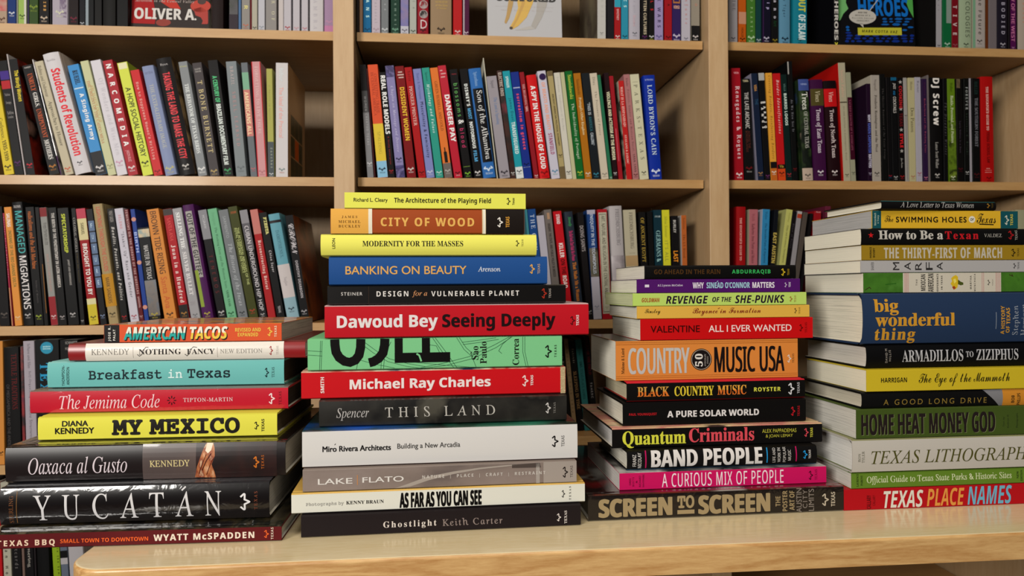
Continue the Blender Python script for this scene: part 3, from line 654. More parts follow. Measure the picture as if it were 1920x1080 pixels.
s.book(1175, 1509, 715, 753, 711.5, 747.3, '#0f0d0c', 'black paperback with orange and yellow circus-style lettering and red inner cover', [
    ('t', 'T', 'BLACK', 'RHx', '#d8742c', 1194.7, 1254.4, 723.6, 742.5, 0, '#c89848'), ('t', 'T', 'COUNTRY', 'RHx', '#d8c038', 1264, 1338, 723, 741.5), ('t', 'T', 'MUSIC', 'RHx', '#d8702c', 1344.7, 1398.6, 722, 740, 0, '#e0a040'),
    ('a', 'T', 'ROYSTER', 'BH', '#d0d04c', 1413, 1463, 726.4, 734.2)] + EM('#d4d4d8', 1477, 1489, 719, 741, '#b0b0b4', 1494, 1498.6, 718, 738.5, 'B'), W=0.13, hard=True, bulge=.001, page='#cfc4a4', back='#c01820', front='#c82030', inner='#c01820')
s.book(1155, 1496, 637, 713, 637, 709, '#d8843a', 'very thick orange paperback with grey and black condensed capitals', [
    ('b', 'X', '#a85c20', 1155, 1495, 643.5, 644.3), ('b', 'X', '#a85c20', 1155, 1495, 706, 706.8), ('b', 'X', '#a85c20', 1155, 1495, 702.6, 703.2), ('b', 'X', '#a85c20', 1155, 1495, 640, 640.6),
    ('a', 'T', 'Malone & Laird', 'RB', '#3a2010', 1165, 1170.5, 651, 699.5, 90), ('t', 'T', 'COUNTRY', 'NCx', '#c0bcb8', 1177.5, 1293, 650.5, 700),
    ('t', 'T', 'MUSIC USA', 'NCx', '#1a1212', 1339, 1470.7, 650, 698),
    ('o', 'O', '#1a1414', 1314.7, 673.8, 19.7, .00025), ('o', 'O', '#b8a898', 1314.7, 673.8, 18.3, .0003, .95), ('o', 'T', '50', 'RH', '#dcd8d0', 1303, 1317.5, 663, 687, 90, None, .00035),
    ('o', 'T', 'ANNIVERSARY', 'R', '#b8b0a8', 1320.5, 1323.5, 663.5, 687, 90, None, .00035), ('o', 'T', 'EDITION', 'R', '#b8b0a8', 1325.5, 1328, 668, 682, 90, None, .00035)]
    + EM('#e0d8d0', 1476, 1483.5, 666.6, 681.7, '#3a2418', 1485, 1488.8, 665, 682, 'R'), W=0.15, page='#f2ecda', stripes=0.15, front=picture(('#3a2a20', '#2a2420', '#5a4838'), 20, .3, (6, 1, 1)), T=.0525)
s.book(1201, 1524, 597, 633, 596, 631, '#c40c10', 'red paperback with thin dark and white capitals, directly on the thick orange book', [
    ('a', 'T', 'VALENTINE', 'SM', '#3c0606', 1219.6, 1312, 608.2, 619.7), ('t', 'T', 'ALL I EVER WANTED', 'SM', '#f0d8d4', 1328.7, 1484, 608, 619.2)]
    + EM('#4a0606', 1498.4, 1505.6, 607.6, 619.6, '#5a0a08', 1509, 1513, 604.5, 622, 'R'), W=0.15, page='#f2ecda', T=.0245)
s.book(1194.4, 1517.7, 573, 597, 573, 596, '#dcae48', 'mustard yellow paperback with a dark red handwritten title', [
    ('a', 'T', 'Tinsley', 'C', '#1c140c', 1209, 1238, 578, 589.5), ('t', 'T', 'Beyonce in Formation', 'C', '#7c1c18', 1298.6, 1426, 577, 592), ('t', 'P', '#7c1c18', 1.0, [(1346, 579), (1349.5, 577)])]
    + EM('#2a1c10', 1489, 1494, 578.7, 588.8, '#4a3818', 1497.3, 1500.2, 577.5, 590, 'R'), W=0.15, page='#f2ecda', T=.0160)
s.book(1186.6, 1512, 548.6, 573, 549, 573, '#b8d468', 'lime green paperback with dark purple brush capitals', [
    ('a', 'T', 'GOLDMAN', 'BI', '#a8401c', 1203, 1236.7, 557.5, 565.5), ('t', 'T', 'REVENGE', 'BI', '#1e0c28', 1248.5, 1327.5, 554, 569), ('t', 'T', 'OF THE', 'BI', '#1e0c28', 1335.4, 1371.5, 556.8, 566), ('t', 'T', 'SHE-PUNKS', 'BI', '#1e0c28', 1378, 1470.7, 554, 569)]
    + EM('#a04c1c', 1480, 1486, 557, 566.7, '#a06028', 1488.8, 1492.4, 555, 568, 'R'), W=0.155, page='#d8dcae', T=.0165)
s.book(1194, 1500, 523, 549, 523, 549, '#4c1464', 'purple paperback with condensed white and pale blue capitals', [
    ('e', 'X', '#d8d0dc', 1209, 1217, 533, 538), ('a', 'T', 'Allyson McCabe', 'MB', '#d4c8dc', 1233, 1280, 532.5, 537.5), ('t', 'T', 'WHY', 'BH', '#e0d8e4', 1298.6, 1319.5, 529.4, 540.7),
    ('t', 'T', "SINEAD O'CONNOR", 'BH', '#9cc4d4', 1324.6, 1406, 529.4, 540.7), ('t', 'P', '#9cc4d4', 1.2, [(1344, 528.5), (1346.5, 526.8)]), ('t', 'T', 'MATTERS', 'BH', '#e0d8e4', 1410.5, 1452, 529.4, 540.7)]
    + EM('#d4c8dc', 1470.7, 1475.5, 530.5, 539.7, '#d4c8dc', 1478.5, 1482.3, 529.8, 539.5, 'B'), W=0.14, page='#f2ecda', T=.0178)
s.book(1208.5, 1492, 497, 523, 497.5, 523, '#0e0c0c', 'black paperback with dark brown and green capitals, topmost above the purple one', [
    ('t', 'T', 'GO AHEAD IN THE RAIN', 'B', '#4c3216', 1226, 1350, 505, 513.8), ('a', 'T', 'ABDURRAQIB', 'B', '#38b45c', 1372, 1444, 505.8, 515)]
    + EM('#d8b828', 1464, 1472, 504, 518, '#a88c20', 1475.5, 1479.3, 505, 517, 'S'), W=0.15, page='#f2ecda', bulge=0.0008, T=.0178)

# ---- stack with the thick navy book
s = Stack(math.radians(0.3), 'books in the stack around the thick navy spine', '')  # colours here carry the weaker light of the right-hand side
s.book(1582.5, 1975, 918, 958, 905.2, 942.5, '#b0101a', 'red book with white, orange and pale blue capitals, lying directly on the table', [
    ('a', 'T', 'CALLARY', 'B', '#5c0c10', 1625, 1633, 928, 954, 90), ('a', 'T', 'CALLARY', 'S', '#6c0c12', 1636, 1641, 928, 948, 90),
    ('t', 'T', 'TEXAS', 'BI', '#dcd8cc', 1656.6, 1731, 919, 951.5), ('t', 'T', 'PLACE', 'BI', '#dc9444', 1737.6, 1808, 915, 948), ('t', 'T', 'NAMES', 'BI', '#6cacc8', 1813.8, 1897, 910.8, 945)], W=0.155, page='#e6e0d0')
s.book(1597, 1960, 886, 915.5, 877, 905.5, '#5f8028', 'green paperback with a long pale slab-serif title, second from the table', [
    ('a', 'T', 'LAURENCE', 'RB', '#1e2c10', 1605.7, 1609.6, 887, 911, 90), ('a', 'T', 'PARENT', 'RB', '#1e2c10', 1613.5, 1617.4, 890, 909, 90),
    ('t', 'T', 'Official Guide to Texas State Parks & Historic Sites', 'RM', '#d0d8b0', 1625, 1896.4, 888.5, 904.5), ('o', 'T', 'NEW', 'RB', '#1e2c10', 1906, 1910, 884, 898, 90), ('o', 'T', 'EDITION', 'RB', '#1e2c10', 1913, 1917, 882, 903, 90)], W=0.16, page='#d8d4ca', stripes=.5)
s.book(1597.5, 2000, 823, 885.5, 814, 876.5, '#bdb8b0', 'thick white hardback with thin olive italic capitals', [
    ('a', 'T', 'RON', 'R', '#5a5840', 1607.4, 1612, 848.5, 863.7, 90), ('a', 'T', 'TYLER', 'R', '#5a5840', 1614.5, 1619.3, 844, 865.6, 90), ('t', 'T', 'TEXAS LITHOGRAPHS', 'RI', '#4c4a1c', 1632, 1938, 840.5, 865)],
    W=0.225, hard=True, bulge=.002, back='#5c6430', front='#8a8a60', page='#e8e6e0', inner='#5c6430')
s.book(1606, 1975, 767.5, 822.5, 760, 813.5, '#40521f', 'olive green cloth book with embossed dark condensed capitals', [
    ('t', 'T', 'HOME HEAT MONEY GOD', 'BCx', '#8a9464', 1615.2, 1866.7, 774.6, 813.6, 0, None, .0002), ('t', 'T', 'HOME HEAT MONEY GOD', 'BCx', '#241c1c', 1614.5, 1866, 774, 813, 0, None, .0003),
    ('a', 'T', 'Text by', 'S', '#20281a', 1880, 1884, 782, 800, 90), ('a', 'T', 'Kathryn O', 'S', '#20281a', 1888, 1892, 778, 802, 90), ('o', 'T', 'Photographs', 'S', '#20281a', 1905, 1909, 775, 802, 90)], W=0.23, page='#d8d4ca', front='#4a5a26', stripes=.5)
s.book(1615, 1950, 734.5, 766.5, 728, 759, '#121213', 'slim black hardback with thin gold capitals and an orange end', [
    ('b', 'G', '#7c7c80', [(1842, 731), (1878, 730), (1878, 763), (1872, 763), (1862, 750)]), ('b', 'B', '#c8842c', 1877, 1952), ('t', 'T', 'A GOOD LONG DRIVE', 'S', '#8c7434', 1655, 1847.8, 746.5, 757), ('a', 'T', 'BOB', 'B', '#1c1810', 1894, 1900, 741, 755, 90), ('a', 'T', 'PHILLIPS', 'B', '#1c1810', 1905, 1911, 737, 759, 90)],
    W=0.17, hard=True, bulge=.002, page='#d0c8b4')
s.book(1625, 1965, 695, 733.5, 687, 729, '#ccb428', 'yellow paperback with a black handwritten title, between two black hardbacks', [
    ('a', 'T', 'HARRIGAN', 'B', '#1c1a10', 1651.7, 1700.4, 708, 716.6), ('t', 'T', 'The Eye of the Mammoth', 'CT', '#1c1a10', 1722.4, 1893, 699, 724)], W=0.155, page='#f0e8d0', stripes=.15)
s.book(1623, 1975, 649, 692.5, 639, 683.5, '#0e0e10', 'black hardback with silver condensed serif capitals, just beneath the navy book', [
    ('a', 'T', 'DAVID M', 'S', '#a8a098', 1657.6, 1661.5, 655.6, 681, 90), ('a', 'T', 'HILLIS', 'S', '#a8a098', 1664, 1668, 658, 678, 90),
    ('t', 'T', 'ARMADILLOS', 'RB', '#b8b8bc', 1689, 1803, 656, 678), ('t', 'T', 'TO', 'RB', '#b8b8bc', 1808, 1822, 658, 669), ('t', 'T', 'ZIZIPHUS', 'RB', '#b8b8bc', 1827.7, 1906, 653, 674)], W=0.16, hard=True, bulge=.003, page='#dcd6cc')
s.book(1615, 1975, 549, 647, 547.5, 640, '#243654', 'thickest book of all, navy jacket with large amber lower-case title', [
    ('t', 'T', 'big', 'RH', '#cc9430', 1635, 1680.8, 560, 591), ('t', 'T', 'wonderful', 'RH', '#cc9430', 1637, 1786, 586, 611), ('t', 'T', 'thing', 'RH', '#cc9430', 1637, 1713, 614.5, 644),
    ('o', 'X', '#8c94a0', 1862.2, 1863.2, 585, 616), ('o', 'T', 'A HISTORY', 'B', '#cc9430', 1872, 1879, 573.4, 625.8, 90), ('o', 'T', 'OF TEXAS', 'B', '#cc9430', 1881.5, 1888.5, 577, 623, 90), ('a', 'T', 'Stephen', 'R', '#98a0ac', 1893.4, 1907, 573, 627, 90), ('a', 'T', 'Harrigan', 'R', '#98a0ac', 1910, 1923, 570, 628, 90)],
    W=0.165, hard=True, bulge=.005, page='#f0e8d2', stripes=.45, T=.0665, front='#3a4a6a')
gr = picture(('#2c5416', '#447824', '#3c6c20', '#4c8030', '#2c4c18'), 22, 0.4, (1, 1, 1), .2)
s.book(1619.6, 1965, 512, 548.5, 510, 547.5, gr, 'cactus-green and cream paperback with a small yellow flower on its spine', [
    ('b', 'B', '#c9c2b2', 1693, 1877)] + [('b', 'B', '#b87878', x, x + .8, .0002) for x in (1696, 1698, 1700.3, 1702.5, 1841, 1843.8, 1867, 1869.4, 1872, 1874.5)]
    + [('b', 'P', '#28601a', 1.2, [(1660, 533), (1680, 531)]), ('b', 'P', '#3a2c1c', 1.2, [(1622, 543), (1630, 538), (1633, 541)]), ('b', 'P', '#3a2c1c', 1.2, [(1892, 515), (1899, 518), (1897, 514)]),
    ('t', 'T', 'THE', 'B', '#2a2620', 1717, 1720, 524, 535, 90), ('t', 'T', 'MEXICAN', 'B', '#1c1a18', 1726.4, 1735, 514.5, 545, 90), ('t', 'T', 'AMERICAN', 'B', '#1c1a18', 1739.6, 1750.3, 513, 547, 90), ('t', 'T', 'EXPERIENCE', 'BH', '#2a2620', 1756, 1759.2, 513.5, 546, 90), ('t', 'T', 'IN TEXAS', 'BH', '#2a2620', 1764, 1767, 517, 543, 90),
    ('b', 'G', '#d4b428', [(1783, 522), (1787, 518), (1792, 515.5), (1796, 519), (1796, 524), (1799, 528), (1796, 533), (1795, 539), (1790, 543), (1786, 541), (1785, 536), (1782, 532), (1785, 527)]),
    ('b', 'G', '#9c3c20', [(1785, 538), (1789, 536), (1792, 540), (1788, 543)], .0003), ('b', 'G', '#e8d868', [(1787, 524), (1791, 522), (1793, 528), (1789, 532)], .0003), ('b', 'G', '#4a5420', [(1796, 524), (1801, 528), (1806, 530), (1806, 534), (1801, 535), (1796, 533)]),
    ('a', 'T', 'MARTHA', 'B', '#2a2620', 1818.3, 1821.5, 517, 542, 90), ('a', 'T', 'MENCHACA', 'B', '#2a2620', 1826, 1829, 513.5, 546, 90)] + EM('#1c1a18', 1851, 1856.4, 524.6, 535, '#3a3630', 1860, 1862, 524, 536, 'S'), W=0.155, page='#f2ecd8', stripes=.15, T=.0235)
s.book(1614, 1955, 488.5, 511, 487.5, 509.5, '#aaa8a8', 'slim light grey paperback with five thin sideways letters', [
    ('a', 'T', 'SHAFER', 'S', '#6a6868', 1633, 1638.4, 491, 506, 90)] + [('t', 'T', c, 'S', '#2a2828', x0, x1, 491.5, 505.8, 90) for c, x0, x1 in (('M', 1674, 1686), ('A', 1695.3, 1707.4), ('R', 1715.7, 1727.8), ('F', 1735.8, 1748.5), ('A', 1756, 1767.2))]
    + EM('#1c1a1a', 1899.3, 1905, 493.4, 503, '#4a4848', 1907.5, 1911, 491, 504.5, 'S'), W=0.15, page='#f2ecd8', stripes=.12)
s.book(1616, 1960, 460, 487.5, 459, 487, '#96781e', 'mustard brown paperback with tall pale condensed capitals', [
    ('a', 'T', 'HORACE', 'B', '#3a3010', 1630.3, 1634, 463.4, 483, 90), ('a', 'T', 'BUSBY', 'B', '#3a3010', 1636.5, 1640.3, 465, 482, 90), ('t', 'T', 'THE THIRTY-FIRST OF MARCH', 'BC:1.15x', '#bcb4a4', 1657, 1878.6, 464, 484)]
    + EM('#1c160a', 1896, 1904, 466, 481, '#3a3010', 1907, 1910.6, 465, 481, 'S'), W=0.15, page='#f2ecd8', stripes=.12)
s.book(1614.6, 1922, 429.5, 459, 428.5, 459, '#111010', 'black paperback with a title ending in a red word, and a small red star', [
    ('b', 'G', '#c01c20', [(1631.7 + (5.6 if k % 2 == 0 else 2.2) * math.sin(k * math.pi / 5), 441.5 - (5.6 if k % 2 == 0 else 2.2) * math.cos(k * math.pi / 5)) for k in range(10)]),
    ('t', 'T', 'How to Be a', 'RH', '#bcb8b0', 1646, 1766.7, 432.5, 449), ('t', 'T', 'Texan', 'RH', '#b81c24', 1770.5, 1833, 433.8, 448.6), ('a', 'T', 'VALDEZ', 'R', '#b0aca4', 1843.8, 1876.5, 438, 444.6)]
    + EM('#a01c20', 1888.6, 1899.6, 432, 449, '#a09c94', 1901.5, 1906, 431.5, 450, 'S'), W=0.15, page='#f2ecd8', bulge=.0015, stripes=.12)
s.book(1635, 1909, 394, 428.5, 396, 428.5, '#d4a82a', 'yellow paperback with teal end bands and black title, second from the top', [
    ('b', 'B', '#144c54', 1634, 1652), ('b', 'B', '#144c54', 1876, 1912), ('a', 'T', 'Wernersbach', 'B', '#a8b8a8', 1638.5, 1642.5, 399, 423, 90), ('a', 'T', '& Tracy', 'B', '#a8b8a8', 1644.5, 1648.5, 403, 419, 90),
    ('t', 'T', 'The', 'C', '#1c1610', 1658.5, 1674.6, 404, 416), ('t', 'T', 'SWIMMING HOLES', 'SB', '#1c1610', 1679.5, 1812, 406.3, 417), ('o', 'O', '#dcd8c8', 1822.3, 411.5, 6.0), ('o', 'T', 'OF', 'BI', '#1c1610', 1819, 1826, 409, 414, 0, None, .0003),
    ('t', 'T', 'Texas', 'C', '#1c1610', 1831, 1867, 400.5, 418.5), ('t', 'P', '#1c1610', 1.8, [(1836, 420), (1863, 421)])] + EM('#c8c8b8', 1883.5, 1892, 403.8, 421.7, '#c8b840', 1894, 1899, 402, 422.5, 'B'), W=0.155, page='#b8b6b4', stripes=.45)
s.book(1652, 1865.8, 376, 394.5, 378, 395, '#121012', 'small slim black book with a pale italic title, lying above the yellow one', [
    ('t', 'T', 'A Love Letter to Texas Women', 'RI', '#b4b0ac', 1686, 1823.6, 379.3, 390)] + EM('#a87828', 1848, 1854, 381.5, 390, '#7a6024', 1857, 1859.6, 381, 390, 'R'), W=0.13, hard=True, bulge=.002, front='#1c7074', page='#f2ecd8', dyaw=math.radians(3))
def vivid(c):
    if not isinstance(c, str): return c
    v = [int(c.lstrip('#')[i:i+2], 16) for i in (0, 2, 4)]
    if max(v) > 120: v = [min(240, int(x * 1.16 + 4)) for x in v]
    return '#%02x%02x%02x' % tuple(v)
LABELS = set()
def nwords(s): return len(s.replace(',', ' ').replace('&', ' ').split())
# ---------------------------------------------------------------- shelved books
# each: left edge at the bottom, left edge at the top, top y, width, spine colour, colour word, look, prints, emblem, more
# prints: (text, style, colour, y0, y1, f0, f1[, 'u']) read downward ('u' upright); ('=', colour, y0, y1[, f0, f1]) a band
def shelf(books, zs, ybase, where, W=0.155, group=None, sp=SP, texas=True):
    rows = []
    for b in books:
        b = list(b) + [None] * (10 - len(b)) if len(b) < 10 else list(b)
        xb, xt, yt, w, col, cw, look, prints, emb, more = b[:10]
        more = more or {}
        P0 = at_y(xb, ybase(xb), sp); P1 = at_y(xt, yt, sp)
        P0.z = zs
        lean = math.atan2(P0.x - P1.x, P1.z - P0.z)          # >0: top lies to the left
        H = math.hypot(P1.x - P0.x, P1.z - P0.z)
        d = at_y(xb + w, ybase(xb), sp).x - at_y(xb, ybase(xb), sp).x
        T = d * math.cos(lean)
        rows.append([P0, P1, lean, H, T, b, more])
    # neighbours must not run into each other: trim the thickness where they would
    for i in range(len(rows) - 1):
        a, n = rows[i], rows[i + 1]
        g = 1e9
        for k in range(9):
            z = min(a[3] * math.cos(a[2]), n[3] * math.cos(n[2])) * k / 8
            xa_ = a[0].x - math.tan(a[2]) * z; xn = n[0].x - math.tan(n[2]) * z
            g = min(g, xn - xa_)
        lim = g * math.cos(a[2]) - 0.0004
        if a[2] > 0 and n[2] < a[2]: lim = lim
        if a[4] > lim:
            if lim < a[4] * 0.72: pass
            a[4] = max(lim, 0.0016)
    n_ = len(rows)
    for i, (P0, P1, lean, H, T, b, more) in enumerate(rows):
        xb, xt, yt, w, col, cw, look, prints, emb, _ = b[:10]
        root = bpy.data.objects.new(more.get('name', 'book'), None); C.objects.link(root)
        lift = T * math.sin(-lean) if lean < 0 else 0.0
        back = more.get('set', 0.0)
        root.location = (P0.x, sp + back, zs + lift + 0.0003); root.rotation_euler = (0, -lean, 0)
        pc = rows[i-1][5][5] if i else None; nc = rows[i+1][5][5] if i < n_ - 1 else None
        if pc and nc: rel = 'between %s and %s spines' % (pc, nc) if pc != nc else 'between two %s spines' % pc
        elif nc: rel = 'first in its row before %s' % nc
        else: rel = 'last in its row after %s' % pc
        full = '%s, %s, %s' % (look, rel, where)
        if nwords(full) > 16: full = '%s, %s, %s' % (look, ('after %s' % pc if pc else 'before %s' % nc), where)
        if nwords(full) > 16: full = '%s, %s' % (look, where)
        if full in LABELS or nwords(full) > 16: print('LABEL', nwords(full), full)
        LABELS.add(full)
        tag(root, full, 'book', group)
        # local frame of the book: X head to tail, Z thickness; standing: X down, Z to the right
        Mx = Matrix(((0, 0, 1, 0), (0, 1, 0, 0), (-1, 0, 0, H), (0, 0, 0, 1)))
        hard = more.get('hard', T > 0.022)
        sh = Sheet(H, T, more.get('bulge', 0.0015 if hard else 0.0))
        cov, pg = book_body(root, H, T, more.get('W', W), col, more.get('front'), more.get('back'), hard, more.get('page', '#cfc8b8'), sh.b, 0.4, matrix=Mx)
        cl, sl = math.cos(lean), math.sin(lean)
        def uv(x, y):
            q = at_y(x, y, sp); dx, dz = q.x - root.location.x, q.z - root.location.z
            up = dz * cl - dx * sl * 1.0; side = dx * cl + dz * sl
            return H - up, side
        def uy(y):                       # how far down the spine the height y lies
            f = (y - yt) / (ybase(xb) - yt)
            return f * H
        for p in (prints or ()):
            if p[0] == '=':
                f0, f1 = (p[4], p[5]) if len(p) > 5 else (0.01, 0.99)
                u0 = max(uy(p[2]), 0.0003); u1 = min(uy(p[3]), H - 0.0003)
                if u1 > u0: sh.rect(p[1], u0, u1, max(f0 * T, .0002), min(f1 * T, T - .0002), 0.00012 if len(p) < 7 else p[6])
            elif p[0] == 'o': sh.disc(p[1], uy(p[2]), p[3] * T, p[4] * T, .0002, 24)
            else:
                txt, st, c2, y0, y1, f0, f1 = p[:7]
                c2 = vivid(c2)
                if len(p) == 7: f0, f1 = max(f0 - .05, .08), min(f1 + .05, .92)
                u0, u1 = max(uy(y0), .0005), min(uy(y1), H - .0005)
                if u1 <= u0: continue
                if len(p) > 7: sh.text(txt, st, c2, u0, u1, f0 * T, f1 * T, 90, 2)
                else: sh.text(txt, st, c2, u0, u1, f0 * T, f1 * T, 0, 2)
        if emb:
            ec, ey = emb[0], emb[1]; ef = emb[2] if len(emb) > 2 else 0.68
            hw = min(T * ef, 0.019) / 2; uh = hw * 0.55; u = min(uy(ey), H - uh - hw * .8 - .0008)
            sh.emblem(ec, u - uh, u + uh, T / 2 - hw, T / 2 + hw, 0.24)
            if texas: sh.text('TEXAS', 'RB', emb[3] if len(emb) > 3 else ec, u + uh * 1.5, u + uh * 1.5 + hw * 0.42, T / 2 - hw * .8, T / 2 + hw * .8, 90, 1)
        for st_ in more.get('stars', ()):
            y_, c_ = st_; u = uy(y_); v = T / 2; r = T * .34
            sh.add([(u - (r if k % 2 == 0 else r * .42) * math.cos(k * math.pi / 5), v + (r if k % 2 == 0 else r * .42) * math.sin(k * math.pi / 5)) for k in range(10)], [tuple(range(10))], c_)
        sh.build('spine_lettering', cov)
        if more.get('panes'):
            bm = bmesh.new()
            for i in range(3):
                for j in range(3):
                    u0, w0 = H * (.42 + .19 * i), .028 + .044 * j
                    f = bm.faces.new([bm.verts.new((u, w, T + .0003)) for u, w in ((u0, w0), (u0 + H * .178, w0), (u0 + H * .178, w0 + .041), (u0, w0 + .041))])
                    f.material_index = 1 if (i, j) == (1, 1) else 0; f.normal_update()
                    if f.normal.z < 0: f.normal_flip()
            me = bpy.data.meshes.new('cover_pattern'); bm.to_mesh(me); bm.free()
            me.materials.append(picture(('#2c2c10', '#3c3818', '#24200c'), 40)); me.materials.append(mat('#b05018'))
            link('cover_pattern', me, cov)
    return rows


